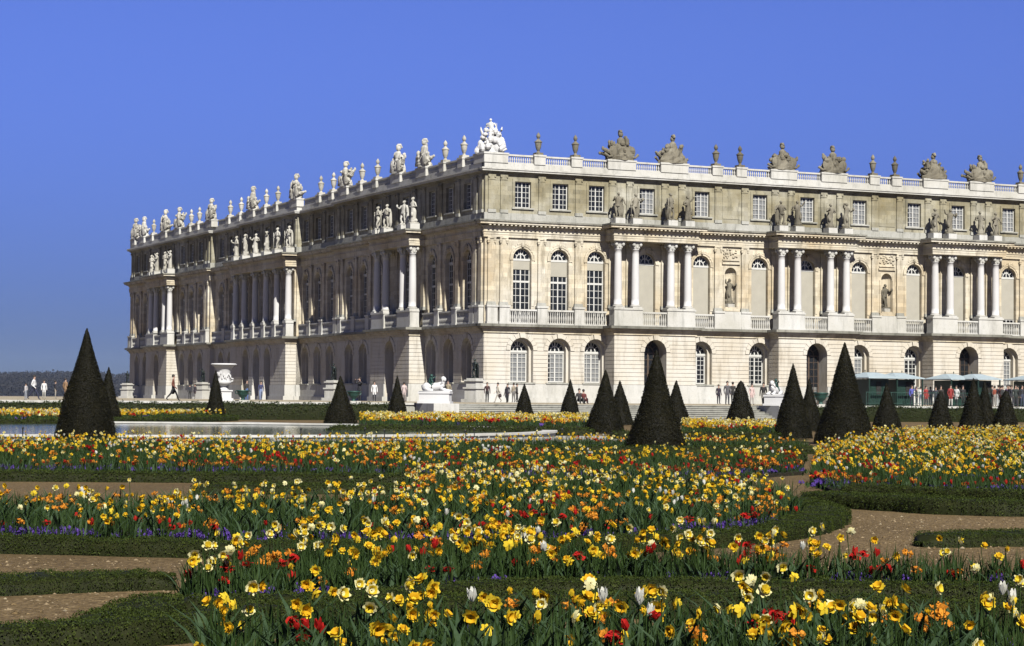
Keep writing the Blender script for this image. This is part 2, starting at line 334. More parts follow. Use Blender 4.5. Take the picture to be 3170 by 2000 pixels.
def wall(mb, F, t0, t1, o, z0, z1, ops, d):
    """front face with openings (c, half width, sill, spring or top, arched) and their reveals of depth d"""
    t = t0
    for c, h, zs, zt, arch in sorted(ops):
        a, b_ = c-h, c+h
        mb.fq(F, [(t,o,z0),(a,o,z0),(a,o,z1),(t,o,z1)])
        if zs > z0 + .01:
            mb.fq(F, [(a,o,z0),(b_,o,z0),(b_,o,zs),(a,o,zs)]); mb.fq(F, [(a,o,zs),(b_,o,zs),(b_,o-d,zs),(a,o-d,zs)])
        mb.fq(F, [(a,o,zs),(a,o-d,zs),(a,o-d,zt),(a,o,zt)]); mb.fq(F, [(b_,o,zs),(b_,o-d,zs),(b_,o-d,zt),(b_,o,zt)])
        if arch:
            k = 14; pr = [(c-h*math.cos(PI*i/k), zt+h*math.sin(PI*i/k)) for i in range(k+1)]
            for (x0, y0), (x1, y1) in zip(pr, pr[1:]):
                mb.fq(F, [(x0,o,y0),(x1,o,y1),(x1,o,z1),(x0,o,z1)]); mb.fq(F, [(x0,o,y0),(x1,o,y1),(x1,o-d,y1),(x0,o-d,y0)])
        else:
            mb.fq(F, [(a,o,zt),(b_,o,zt),(b_,o,z1),(a,o,z1)]); mb.fq(F, [(a,o,zt),(b_,o,zt),(b_,o-d,zt),(a,o-d,zt)])
        t = b_
    mb.fq(F, [(t,o,z0),(t1,o,z0),(t1,o,z1),(t,o,z1)])

HWI = .93
def rebate(mb, F, c, o, d=.62):
    k = 14; P_ = lambda h, i: (c-h*math.cos(PI*i/k), SPG+h*math.sin(PI*i/k))
    for sg in (-1, 1):
        mb.fq(F, [(c+sg*HWG,o,1.86),(c+sg*HWI,o,1.86),(c+sg*HWI,o,SPG),(c+sg*HWG,o,SPG)]); mb.fq(F, [(c+sg*HWI,o,1.86),(c+sg*HWI,o-d,1.86),(c+sg*HWI,o-d,SPG),(c+sg*HWI,o,SPG)])
    for i in range(k):
        (x0, y0), (x1, y1), (a0, b0), (a1, b1) = P_(HWI, i), P_(HWI, i+1), P_(HWG, i), P_(HWG, i+1)
        mb.fq(F, [(x0,o,y0),(x1,o,y1),(a1,o,b1),(a0,o,b0)]); mb.fq(F, [(x0,o,y0),(x1,o,y1),(x1,o-d,y1),(x0,o-d,y0)])
    mb.fq(F, [(c-HWG,o,1.86),(c+HWG,o,1.86),(c+HWG,o-d,1.86),(c-HWG,o-d,1.86)])
def in_run(c, r): return r[0] < c < r[1]
def side(mb, F, t, o0, o1, z0, z1): mb.fq(F, [(t,o0,z0),(t,o1,z0),(t,o1,z1),(t,o0,z1)])

G_PORT_W = {19.3: [19.3], 105.4: [105.4], 62.85: [58.95, 63.0, 67.1]}
walls = {}
for F, nm, runs, wins, pws in ((FS, 's', S_RUNS, [(c, 0) for c in S_WIN], S_PW), (FW, 'w', W_RUNS, W_WIN, W_PW)):
    g, mn, at = MB(), MB(), MB()
    for r in runs:
        t0, t1, o = r; port = o > 1
        if port:
            arcs = [c for c in (pws if nm == 's' else [19.3, 105.4, 58.95, 63.0, 67.1]) if in_run(c, r)]
            wall(g, F, t0, t1, o, 0, Z_STR0, [(c, HWG+.03, 0, SPG, True) for c in arcs], 1.5)
            side(g, F, t0, -.7, o, 0, Z_STR0); side(g, F, t1, -.7, o, 0, Z_STR0)
        else:
            wall(g, F, t0, t1, o, 0, Z_STR0, [(c, HWG, 1.86, SPG, True) for c, _ in wins if in_run(c, r)], .42)
            for c, _ in wins:
                if in_run(c, r): rebate(g, F, c, o-.42)
        ow = 0 if port else o
        ops = [(c, HWM, Z_STR+.05, SPM, True) for c in ([c for c, _ in wins] + list(pws)) if in_run(c, r)]
        if nm == 's' and not port: ops += [(c, .66, 9.35, 12.55, True) for c in S_NICHE if in_run(c, r)]
        wall(mn, F, t0, t1, ow, Z_STR, Z_COR, ops, .5)
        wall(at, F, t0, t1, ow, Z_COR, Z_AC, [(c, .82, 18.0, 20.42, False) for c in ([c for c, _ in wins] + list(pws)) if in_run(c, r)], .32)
    if nm == 'w':
        for t in (39.4, 52.4, 73.3, 86.0):
            side(g, F, t, -.62, 0, 0, Z_STR); side(mn, F, t, -.62, 0, Z_STR, Z_COR); side(at, F, t, -.62, 0, Z_COR, Z_AC)
    walls[nm] = (g.build('ground_storey_wall', M['stone_ground'], pal), mn.build('main_storey_wall', M['stone'], pal), at.build('attic_wall', M['stone_attic'], pal))
mb = MB(); mb.box(1.2, S_END-.02, 1.2, W_END-.02, Z_AC-.3, Z_AC-.05); mb.build('roof', M['roof'], pal)  # flat slab unseen from the garden, added to keep the rooms below dark
mb = MB(); mb.box(S_END-.01, S_END+.4, 0.01, W_END, 0, Z_AC); mb.box(.01, S_END, W_END-.4, W_END-.01, 0, Z_AC); mb.build('rear_wall', M['stone'], pal)
mb = MB(); mb.box(3.5, 3.6, 3.6, W_END-1, 0, Z_AC-.4); mb.box(3.5, S_END-1, 3.5, 3.6, 0, Z_AC-.4); mb.build('inner_wall', M['dark'], pal)  # near-black walls and floors: the gloom of unlit rooms put into their colour
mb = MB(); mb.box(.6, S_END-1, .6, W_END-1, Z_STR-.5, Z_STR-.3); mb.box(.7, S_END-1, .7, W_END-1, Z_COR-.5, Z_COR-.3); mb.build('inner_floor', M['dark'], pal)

# ---- horizontal mouldings following every projection
def runs_boxes(mb, pieces, gap=None):
    for F, runs, first, end in ((FS, S_RUNS, True, S_END), (FW, W_RUNS, False, W_END)):
        for (t0, t1, o) in runs:
            zo = .003 if o > 1 else (-.003 if o < 0 else 0)
            for z0, z1, p in pieces:
                a = t0 - p if (o > 1 or (first and t0 == 0) or (o == 0 and t0 in (86.0,))) else t0
                b_ = t1 + p if (o > 1 or (o == 0 and t1 in (39.4,)) or t1 == W_END) else t1
                mb.fb(F, a, b_, -.45 if o <= 0 else -.02, o+p, z0+zo, z1+zo)
mb = MB(); runs_boxes(mb, [(6.41, 6.60, .12), (6.60, 6.78, .22), (6.78, 6.98, .42)]); mb.build('string_course', M['stone'], pal)
mb = MB(); runs_boxes(mb, [(6.98, 7.22, .66)]); mb.build('balcony_ledge', M['lichen'], pal)
mb = MB(); runs_boxes(mb, [(15.2, 15.44, .20), (15.44, 15.66, .235), (15.66, 15.75, .30), (15.75, 16.08, .205), (16.08, 16.25, .32)]); mb.build('entablature', M['stone'], pal)
mb = MB(); runs_boxes(mb, [(16.38, 16.60, .80)]); mb.build('cornice', M['stone'], pal)
mb = MB(); runs_boxes(mb, [(16.60, 16.76, .92)]); mb.build('cornice_cap', M['lichen'], pal)
mb = MB()
for F, runs in ((FS, S_RUNS), (FW, W_RUNS)):
    for t0, t1, o in runs:
        k = max(1, int((t1-t0)/.42)); s_ = (t1-t0)/k
        for i in range(k):
            c = t0 + (i+.5)*s_; mb.fb(F, c-.095, c+.095, o+.3, o+.74, 16.235, 16.385)
tag(mb.build('modillions', M['stone'], pal), kind='stuff')
# attic base and cornice (the attic does not follow the porticos)
def flat_runs(mb, pieces):
    for F, runs, first in ((FS, [(0, S_END, 0)], True), (FW, [(0, 39.4, 0), (39.4, 52.4, -.6), (52.4, 73.3, 0), (73.3, 86.0, -.6), (86.0, W_END, 0)], False)):
        for t0, t1, o in runs:
            for z0, z1, p in pieces:
                zo = -.003 if o < 0 else 0
                a = t0-p if ((first and t0 == 0) or t0 in (52.4, 86.0)) else t0
                b_ = t1+p if t1 in (39.4, 73.3, W_END) and o == 0 and F is FW else t1
                mb.fb(F, a, b_, -.5, o+p, z0+zo, z1+zo)
mb = MB(); flat_runs(mb, [(16.77, 17.45, .14)]); mb.build('attic_base', M['ledge'], pal)
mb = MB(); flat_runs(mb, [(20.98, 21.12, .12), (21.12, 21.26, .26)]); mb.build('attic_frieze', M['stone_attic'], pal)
mb = MB(); flat_runs(mb, [(21.26, 21.42, .50), (21.42, 21.57, .58)]); mb.build('attic_cornice', M['stone_white'], pal)
mb = MB(); flat_runs(mb, [(21.575, 22.06, .16)]); mb.build('parapet_base', M['stone_white'], pal)
mb = MB(); flat_runs(mb, [(0.0, .45, .30), (.45, 1.72, .12)]); mb.build('plinth', M['stone_white'], pal)
for F, c, pr in [(FS, c, 1.8) for c in S_PW] + [(FW, 19.3, 1.65), (FW, 105.4, 1.65), (FW, 62.85, 1.25)]:
    h = 4.33 if F is FS else (5.2 if pr > 1.5 else 10.45)
    arcs = [c] if pr > 1.5 else [58.95, 63.0, 67.1]
    edges = [c-h-.12] + [e for a in arcs for e in (a-HWG-.05, a+HWG+.05)] + [c+h+.12]
    for e0, e1 in zip(edges[::2], edges[1::2]):
        if e1-e0 > .2:
            mb = MB(); mb.fb(F, e0, e1, 0, pr+.124, .45, 1.717); mb.fb(F, e0-.05, e1+.05, 0, pr+.304, 0, .453); mb.build('portico_plinth', M['stone_white'], pal)
mb = MB()
for F, c, pr, h in [(FS, c, 1.8, 4.33) for c in S_PW] + [(FW, 19.3, 1.65, 5.2), (FW, 105.45, 1.65, 5.15), (FW, 62.85, 1.25, 10.45)]:
    mb.fb(F, c-h, c+h, -.3, pr-.02, Z_STR0, Z_STR-.01); mb.fb(F, c-h+.1, c+h-.1, 0.02, pr-.05, Z_ARC+.02, Z_COR-.03)
mb.build('portico_floor', M['ledge'], pal)

# ---- courses of the ground storey and arch stones
unit = MB().box(-.5,.5,-.5,.5,-.5,.5)
bmu = bmesh.new(); me_u = unit.mesh('stone_course', M['stone_ground']); bmu.from_mesh(me_u); bmu.free()
rest = MB(); ncourse = 0
def course(F, wobj, t0, t1, o, z0, z1, single):
    global ncourse
    if t1-t0 < .12: return
    if single and ncourse < 300:
        ncourse += 1; ob = link('stone_course', me_u, wobj)
        p = F((t0+t1)/2, o+.02, (z0+z1)/2); ob.location = p
        ob.scale = (t1-t0, .04, z1-z0) if F is FS else (.04, t1-t0, z1-z0)
    else: rest.fb(F, t0, t1, o-.03, o+.04, z0, z1)
CH = .375
for F, nm, runs, wins in ((FS, 's', S_RUNS, [c for c in S_WIN]), (FW, 'w', W_RUNS, [c for c, _ in W_WIN])):
    for r in runs:
        t0, t1, o = r; port = o > 1
        if port: arcs = [c for c in (S_PW if nm == 's' else [19.3, 105.4, 58.95, 63.0, 67.1]) if in_run(c, r)]
        else: arcs = [c for c in wins if in_run(c, r)]
        for k in range(2, 14):
            z0 = 1.0 + k*CH*1.01; z1 = z0 + CH - .05; zm = z0 + CH/2
            cuts = []
            for c in arcs:
                if zm < SPG: h = HWG + .02 if (zm > 1.8 or port) else -1
                else:
                    q = 1.62**2 - (zm-SPG)**2; h = math.sqrt(q) if q > 0 else -1
                if h > 0: cuts.append((c-h, c+h))
            edges = [t0+.01] + [e for cc in sorted(cuts) for e in cc] + [t1-.01]
            for a, b_ in zip(edges[::2], edges[1::2]): course(F, walls[nm][0], a, b_, o, z0, z1, (nm == 's' and t0 < 60) or t1 < 15)
        if port:                                  # returns of the portico block
            for k in range(2, 14):
                z0 = 1.0 + k*CH*1.01
                for tt, sg in ((t0, -1), (t1, 1)): rest.fb(F, min(tt, tt+sg*.04), max(tt, tt+sg*.04), .02, o+.04, z0, z0+CH-.05)
tag(rest.build('stone_courses', M['stone_ground'], pal), kind='stuff')
# voussoirs
def wedge(a0, a1, r0, r1, d):
    V = []
    for oo in (-.03, d):
        for a, r in ((a0, r0), (a1, r0), (a1, r1), (a0, r1)): V.append((-r*math.cos(a), oo, r*math.sin(a)))
    return V, [(0,1,2,3), (7,6,5,4), (0,4,5,1), (1,5,6,2), (2,6,7,3), (3,7,4,0)]
def wedge_mesh(F, i, k, r0, r1, d, name, mat):
    a0 = PI*i/k + .012; a1 = PI*(i+1)/k - .012
    V, Fc = wedge(a0, a1, r0, r1, d); return MB().add([F(x, o, z) for x, o, z in V], Fc).mesh(name, mat)
VM = {}
for F, nm in ((FS, 's'), (FW, 'w')):
    for i in range(9):
        r1 = 1.60
        VM[nm, i] = wedge_mesh(F, i, 9, HWG+.01, r1, .085 if i != 4 else .17, 'voussoir', M['stone_ground'])
    arcs = [(c, 1.8) for c in S_PW] + [(c, 0) for c in S_WIN] if nm == 's' else [(c, o) for c, o in W_WIN] + [(19.3, 1.65), (105.4, 1.65), (58.95, 1.25), (63.0, 1.25), (67.1, 1.25)]
    for c, o in arcs:
        for i in range(9):
            ob = link('voussoir' if i != 4 else 'keystone', VM[nm, i], walls[nm][0]); ob.location = F(c, o, SPG)

# ---- windows
def bars(mb, F, t0, t1, o, z0, z1, nc, nr, w=.045, d=.05, stile=.11, edge=.09):
    mb.fb(F, t0, t0+edge, o-d, o, z0, z1); mb.fb(F, t1-edge, t1, o-d, o, z0, z1)
    mb.fb(F, t0+edge, t1-edge, o-d, o-.001, z1-edge, z1-.001); mb.fb(F, t0+edge, t1-edge, o-d, o-.001, z0+.001, z0+edge)
    cells = []
    xs = [t0 + (t1-t0)*i/nc for i in range(nc+1)]; zs = [z0 + (z1-z0)*i/nr for i in range(nr+1)]
    for i in range(1, nc):
        ww = stile if (nc % 2 == 0 and i == nc//2) else w
        mb.fb(F, xs[i]-ww/2, xs[i]+ww/2, o-d, o+.004 if ww == stile else o-.004, z0+edge, z1-edge)
    for j in range(1, nr): mb.fb(F, t0+edge, t1-edge, o-d+.004, o-.008, zs[j]-w/2, zs[j]+w/2)
    for i in range(nc):
        for j in range(nr): cells.append((xs[i]+.03, xs[i+1]-.03, zs[j]+.03, zs[j+1]-.03))
    return cells
PANE = {}
def panes(F, win, cells, o, single):
    if single:
        for a, b_, z0, z1 in cells:
            key = (F is FS, round(b_-a, 3), round(z1-z0, 3))
            if key not in PANE:
                h, g = (b_-a)/2, (z1-z0)/2
                PANE[key] = MB().add([F(x, oo, z) for x, oo, z in ((-h,0,-g),(h,0,-g),(h,0,g),(-h,0,g))], [(0,1,2,3)]).mesh('pane', M['glass'])
            ob = link('pane', PANE[key], win); ob.location = F((a+b_)/2, o, (z0+z1)/2)
    else:
        mb = MB()
        for a, b_, z0, z1 in cells: mb.fq(F, [(a,o,z0),(b_,o,z0),(b_,o,z1),(a,o,z1)])
        mb.build('glazing', M['glass'], win)
def half_disc(mb, F, c, o, z, r, k=12):
    mb.fq(F, [(c-r*math.cos(PI*i/k), o, z+r*math.sin(PI*i/k)) for i in range(k+1)])
def lunette(mb, F, c, o, z, r):
    k = 12
    for i in range(k):
        a0, a1 = PI*i/k, PI*(i+1)/k
        for r0, r1 in ((r-.09, r), (r*.42, r*.52)):
            mb.fq(F, [(c-r0*math.cos(a0),o,z+r0*math.sin(a0)),(c-r0*math.cos(a1),o,z+r0*math.sin(a1)),(c-r1*math.cos(a1),o,z+r1*math.sin(a1)),(c-r1*math.cos(a0),o,z+r1*math.sin(a0))])
    for a, w in ((PI*.2, .035), (PI*.38, .035), (PI*.5, .06), (PI*.62, .035), (PI*.8, .035)):
        dx, dz = -math.cos(a), math.sin(a); nx, nz = -dz*w, dx*w
        r0 = 0 if w > .05 else r*.5
        mb.fq(F, [(c+dx*r0+nx,o+.003,z+dz*r0+nz),(c+dx*r0-nx,o+.003,z+dz*r0-nz),(c+dx*r-nx,o+.003,z+dz*r-nz),(c+dx*r+nx,o+.003,z+dz*r+nz)])
def win_main(F, c, o, kind, single=False):
    """tall arched window of the main storey"""
    og = o - .38; mb = MB(); zt = SPM - .35
    lunette(mb, F, c, og, SPM, HWM); mb.fb(F, c-HWM, c+HWM, og-.08, og+.07, zt+.16, SPM)
    cells = []
    if kind != 'blind': cells = bars(mb, F, c-HWM, c+HWM, og, Z_STR+.1, zt+.15, 4, 9)
    if kind != 'blind': mb.fb(F, c-HWM, c+HWM, og-.05, og+.02, 11.1, 11.28)
    w = mb.build('window', M['frame'], pal)
    m2 = MB(); half_disc(m2, F, c, og-.03, SPM, HWM); m2.build('fanlight', M['glass'], w)
    if cells: panes(F, w, cells, og-.025, single)
    if kind in ('blind', 'half'):
        z0 = Z_STR+.05 if kind == 'blind' else {0: 12.3, 1: 11.75, 2: 12.45}[S_WIN.index(c)]
        if c == 59.3: z0 = 8.95
        MB().fb(F, c-HWM+.02, c+HWM-.02, og+.03, og+.05, z0, zt+.13).build('blind', M['blind'], w)
        if c == 59.3:
            mz = MB(); bars(mz, F, c-HWM, c+HWM, og, Z_STR+.1, 8.95, 4, 2); mz.build('lower_sash', M['frame'], w)
def win_attic(F, c, o, kind, single):
    og = o - .22; mb = MB(); cells = bars(mb, F, c-.82, c+.82, og, 18.0, 20.42, 4, 5 if single else 6)
    w = mb.build('window', M['frame'], pal); panes(F, w, cells, og-.025, single)
    m2 = MB()
    for a, b_, z0, z1 in ((c-1.06, c-.82, 17.9, 20.66), (c+.82, c+1.06, 17.9, 20.66), (c-.82, c+.82, 20.42, 20.66)): m2.fb(F, a, b_, o-.02, o+.07, z0, z1)
    m2.build('surround', M['stone_attic'], w)
    MB().fb(F, c-1.12, c+1.12, o-.02, o+.16, 17.86, 18.0).build('sill', M['ledge'], w)
    if kind: MB().fb(F, c-.8 if kind != 'part' else c-.38, c+.8, og-.12, og-.09, 18.02, 20.2).build('curtain', M['curtain'], w)
def win_ground(F, c, o, kind):
    og = o - .92; mb = MB(); lunette(mb, F, c, og, SPG, HWI)
    mb.fb(F, c-HWI, c+HWI, og-.08, og+.07, SPG-.2, SPG)
    cells = bars(mb, F, c-HWI, c+HWI, og, 1.9, SPG-.2, 4, 6, stile=.13, edge=.11)
    w = mb.build('window', M['frame'], pal)
    m2 = MB(); half_disc(m2, F, c, og-.03, SPG, HWI); m2.build('fanlight', M['glass'], w)
    panes(F, w, cells, og-.025, False)
    MB().fb(F, c-HWG-.2, c+HWG+.2, o-.02, o+.2, 1.72, 1.855).build('sill', M['ledge'], w)
    if kind: MB().fb(F, c-HWI+.05 if kind != 'part' else c-.4, c+HWI-.05, og-.12, og-.09, 1.92, SPG-.22).build('shutter', M['curtain'], w)
for i, c in enumerate(S_WIN):
    win_main(FS, c, 0, 'half' if i < 3 else 'blind', i < 3)
    win_attic(FS, c, 0, None if i < 3 else ('part' if i in (3, 6) else 'full'), c < 61)
    win_ground(FS, c, 0, {0: 'full', 1: 'part', 2: 'full', 5: 'full', 7: 'full'}.get(i))
for c in S_PW: win_main(FS, c, 0, 'blind'); win_attic(FS, c, 0, 'full' if c > 20 else 'part', True)
for c, o in W_WIN: win_main(FW, c, o, None); win_attic(FW, c, o, None, False); win_ground(FW, c, o, None)
for c in W_PW: win_main(FW, c, 0, None); win_attic(FW, c, 0, None, False)
for F, c, o in [(FS, c, 1.8) for c in S_PW] + [(FW, c, o) for c, o in ((19.3, 1.65), (105.4, 1.65), (58.95, 1.25), (63.0, 1.25), (67.1, 1.25))]:
    mb = MB(); lunette(mb, F, c, o-1.42, SPG, HWG+.03); bars(mb, F, c-HWG, c+HWG, o-1.42, .05, SPG, 4, 7, stile=.16, edge=.13); d_ = mb.build('door', M['door'], pal)
    m2 = MB(); half_disc(m2, F, c, o-1.46, SPG, HWG); m2.fq(F, [(c-HWG,o-1.46,0),(c+HWG,o-1.46,0),(c+HWG,o-1.46,SPG),(c-HWG,o-1.46,SPG)]); m2.build('glazing', M['glass'], d_)
# ---- archivolts and carved spandrels over the main-storey windows
def archivolt(F, c, o, r, z, zb):
    mb = MB(); k = 14
    for r0, r1, p in ((r+.02, r+.20, .06), (r+.20, r+.36, .11)):
        for i in range(k):
            a0, a1 = PI*i/k, PI*(i+1)/k
            q = [(c-r0*math.cos(a0), z+r0*math.sin(a0)), (c-r0*math.cos(a1), z+r0*math.sin(a1)), (c-r1*math.cos(a1), z+r1*math.sin(a1)), (c-r1*math.cos(a0), z+r1*math.sin(a0))]
            V = [F(x, o-.01, y) for x, y in q] + [F(x, o+p, y) for x, y in q]
            mb.add(V, [(4,5,6,7), (0,1,5,4), (2,3,7,6)])
    mb.fb(F, c-r-.36, c-r-.02, o-.01, o+.12, z-.16, z); mb.fb(F, c+r+.02, c+r+.36, o-.01, o+.12, z-.16, z)
    mb.fb(F, c-r-.28, c-r-.02, o-.01, o+.05, zb, z-.16); mb.fb(F, c+r+.02, c+r+.28, o-.01, o+.05, zb, z-.16)
    a = mb.build('archivolt', M['stone'], pal)
    m2 = MB(); m2.ball(F(c, o+.12, z+r+.32), (.16, .16, .24), 7, 4)
    for sg in (-1, 1):
        for q in range(5): m2.ball(F(c+sg*(.3+.16*q), o+.05, z+r+.42-.07*q*q*.5-.03*q), (.14, .09, .13) if F is FS else (.09, .14, .13), 6, 3)
    m2.jitter(0, .02); m2.build('carving', M['stone'], a)
for c in S_WIN + S_PW: archivolt(FS, c, 0, HWM, SPM, Z_PED)
for c, o in W_WIN + [(c, 0) for c in W_PW]: archivolt(FW, c, o, HWM, SPM, Z_PED)
# ---- pilasters, columns, pedestals
def capital(mb, F, t, o, z, w, depth):
    mb.fb(F, t-w*.58, t+w*.58, o-.02, o+depth+.10, z+.62, z+.74)                 # abacus
    mb.fb(F, t-w*.46, t+w*.46, o-.02, o+depth+.02, z, z+.62)
    for sg in (-1, 1):
        for q, (dz, rr) in enumerate(((.46, .17), (.28, .13))):
            c_ = F(t+sg*w*.44, o+depth+.03, z+dz); mb.ball(c_, (rr, rr*.7, rr) if F is FS else (rr*.7, rr, rr), 8, 5)
def pilaster(F, t, o):
    mb = MB(); mb.fb(F, t-.37, t+.37, o-.02, o+.19, Z_PED+.32, 14.46); p = mb.build('pilaster', M['stone'], pal)
    b2 = MB(); b2.fb(F, t-.46, t+.46, o-.02, o+.28, Z_PED, Z_PED+.16); b2.fb(F, t-.42, t+.42, o-.02, o+.235, Z_PED+.16, Z_PED+.32); b2.build('base', M['ledge'], p)
    c2 = MB(); capital(c2, F, t, o, 14.46, .72, .17); c2.build('capital', M['stone'], p)
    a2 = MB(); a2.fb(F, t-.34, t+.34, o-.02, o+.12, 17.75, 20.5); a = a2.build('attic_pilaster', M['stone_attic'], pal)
    a3 = MB(); a3.fb(F, t-.40, t+.40, o-.02, o+.21, 17.45, 17.75); a3.build('base', M['ledge'], a)
    a4 = MB(); a4.fb(F, t-.38, t+.38, o-.02, o+.17, 20.5, 20.97)
    for sg in (-1, 1): a4.ball(F(t+sg*.3, o+.18, 20.75), .11, 7, 4)
    a4.build('capital', M['stone_attic'], a)
def pedestal(mb, F, t, o, w, d):
    mb.fb(F, t-w/2, t+w/2, o-.02, o+d, Z_STR+.2, Z_PED-.18); mb.fb(F, t-w/2-.05, t+w/2+.05, o-.02, o+d+.05, Z_STR, Z_STR+.2); mb.fb(F, t-w/2-.07, t+w/2+.07, o-.02, o+d+.07, Z_PED-.18, Z_PED)
ped = []
for t in S_PIL: pilaster(FS, t, 0); ped.append((FS, t, 0, 1.02, .46))
for t, o in W_PIL: pilaster(FW, t, o); ped.append((FW, t, o, 1.02, .46))
for t in S_COL: pilaster(FS, t, 0)
for t, o in W_COL: pilaster(FW, t, 0)
cm = MB(); hc = 14.46 - (Z_PED+.3)
prof = [(.372 - .058*max(0, (i/10-.3)/.7)**1.6, hc*i/10) for i in range(11)]
cm.lathe([(.41, 0), (.41, .05)] + [(r, z+.05) for r, z in prof[:-1]] + [(.315, hc-.06), (.35, hc-.05), (.35, hc)], n=20)
me_col = cm.mesh('column', M['marble_col'], True)
cb = MB().box(-.5, .5, -.5, .5, 0, .13); cb.lathe([(.47,.13),(.5,.17),(.5,.21),(.45,.24),(.42,.27),(.43,.3)], n=20); me_cb = cb.mesh('base', M['stone_white'])
def cap_mesh(F):
    cc = MB(); cc.lathe([(.32,0),(.36,.25),(.42,.5),(.44,.6)], n=16)
    cc.box(-.5, .5, -.5, .5, .62, .74)
    for sx in (-1, 1):
        for sy in (-1, 1): cc.ball((sx*.36, sy*.36, .44), (.17, .17, .19), 8, 5)
    for a in range(8): cc.ball((.36*math.cos(a*PI/4), .36*math.sin(a*PI/4), .2), (.09, .09, .16), 6, 3)
    return cc.mesh('capital', M['stone_white'])
me_cap = cap_mesh(FS)
for F, t, o in [(FS, t, 1.3) for t in S_COL] + [(FW, t, o) for t, o in W_COL]:
    c_ = link('column', me_col, pal); c_.location = F(t, o, Z_PED+.3)
    k1 = link('base', me_cb, c_); k1.location = (0, 0, -.3); k2 = link('capital', me_cap, c_); k2.location = (0, 0, hc)
for i, c in enumerate(S_PW):
    for sg in (-1, 1): ped.append((FS, c+sg*2.83, .75, 3.0, 1.02))
for c in (19.3, 105.45):
    for sg in (-1, 1): ped.append((FW, c+sg*3.5, .7, 3.45, .93))
for t, o in W_COL[4:10]: ped.append((FW, t, .35, 1.05, .88))
for (F, t, o, w, d) in ped:
    mb = MB(); pedestal(mb, F, t, o, w, d); mb.build('pedestal', M['stone_white'], pal)
for c in S_NICHE: MB().fb(FS, c-1.02, c+1.02, -.02, .44, Z_STR, Z_PED-.02).build('pedestal', M['stone_white'], pal)

# ---- balustrades
BALP = [(.07,0),(.07,.06),(.05,.08),(.085,.28),(.075,.36),(.045,.48),(.045,.6),(.07,.63),(.07,.7)]
bal = MB()
def balustrade(rail, F, t0, t1, o, z, h, step=.21):
    MB().fb(F, t0, t1, o-.13, o+.13, z+h-.16, z+h).build('balustrade_rail', M['stone_white'], pal); MB().fb(F, t0, t1, o-.11, o+.11, z, z+.12).build('balustrade_kerb', M['stone_white'], pal)
    k = max(1, int((t1-t0)/step)); s_ = (t1-t0)/k; f = (h-.28)/.7
    for i in range(k):
        p = F(t0+(i+.5)*s_, o, z+.12); bal.lathe([(r, zz*f) for r, zz in BALP], p, 6)
rail = MB()
def balc(F, o_rel, lst):
    for a, b_, o in lst:
        if b_-a > .4: balustrade(rail, F, a, b_, o+o_rel, Z_STR+.005, 1.38)
edges = sorted([(t-.56, t+.56) for t in S_PIL] + [(c-4.4, c+4.4) for c in S_PW] + [(c-1.1, c+1.1) for c in S_NICHE])
balc(FS, .28, [(a[1], b_[0], 0) for a, b_ in zip(edges, edges[1:])])
edges = sorted([(t-.56, t+.56, o) for t, o in W_PIL] + [(14.0, 24.6, 0), (52.3, 73.4, 0), (100.2, 110.7, 0)])
balc(FW, .28, [(a[1], b_[0], min(a[2], b_[2]) if not (a[0] < 52 < b_[0] or a[0] < 73 < b_[0]) else -.6) for a, b_ in zip(edges, edges[1:])])
for c in S_PW: balustrade(rail, FS, c-1.3, c+1.3, 1.55, Z_STR+.005, 1.38)
for c in (19.3, 105.45): balustrade(rail, FW, c-1.75, c+1.75, 1.4, Z_STR+.005, 1.38)
for (a, _), (b_, _) in zip(W_COL[4:10], W_COL[5:10]): balustrade(rail, FW, a+.6, b_-.6, 1.0, Z_STR+.005, 1.38)
# roof parapet: pedestals carry the urns and trophies
S_URN = [5.45, 9.3, 24.5, 27.2, 42.65, 45.3, 61.0, 64.0]; S_TRO = [14.05, 19.75, 32.0, 37.85, 50.05, 55.8]
W_URN = [5.4, 9.9, 27.8, 32.3, 42.7, 46.8, 60.0, 64.3, 76.0, 80.5, 92.0, 95.8, 114.3]; W_TRO = [15.1, 21.9, 37.2, 53.4, 69.4, 86.6, 101.4, 108.2, 119.4, 123.9]
def wo(t): return -.6 if (39.4 < t < 52.4 or 73.3 < t < 86.0) else 0.
pp = [(FS, t, 1.15, 0.) for t in S_URN] + [(FS, t, 3.0, 0.) for t in S_TRO] + [(FW, t, 1.15, wo(t)) for t in W_URN] + [(FW, t, 2.6, wo(t)) for t in W_TRO[:-1]] + [(FW, 124.3, 2.4, 0.)]
for F, t, w, o in pp:
    mb = MB(); mb.fb(F, t-w/2, t+w/2, o-.62, o+.24, 22.06, Z_PAR-.14); mb.fb(F, t-w/2-.06, t+w/2+.06, o-.68, o+.30, Z_PAR-.14, Z_PAR+.03); mb.build('parapet_pedestal', M['stone_white'], pal)
mb = MB(); mb.box(-.24, 2.2, -.242, 2.2, 22.062, Z_PAR-.14); mb.box(-.30, 2.26, -.302, 2.26, Z_PAR-.14, Z_PAR+.032); mb.build('corner_pedestal', M['stone_white'], pal)
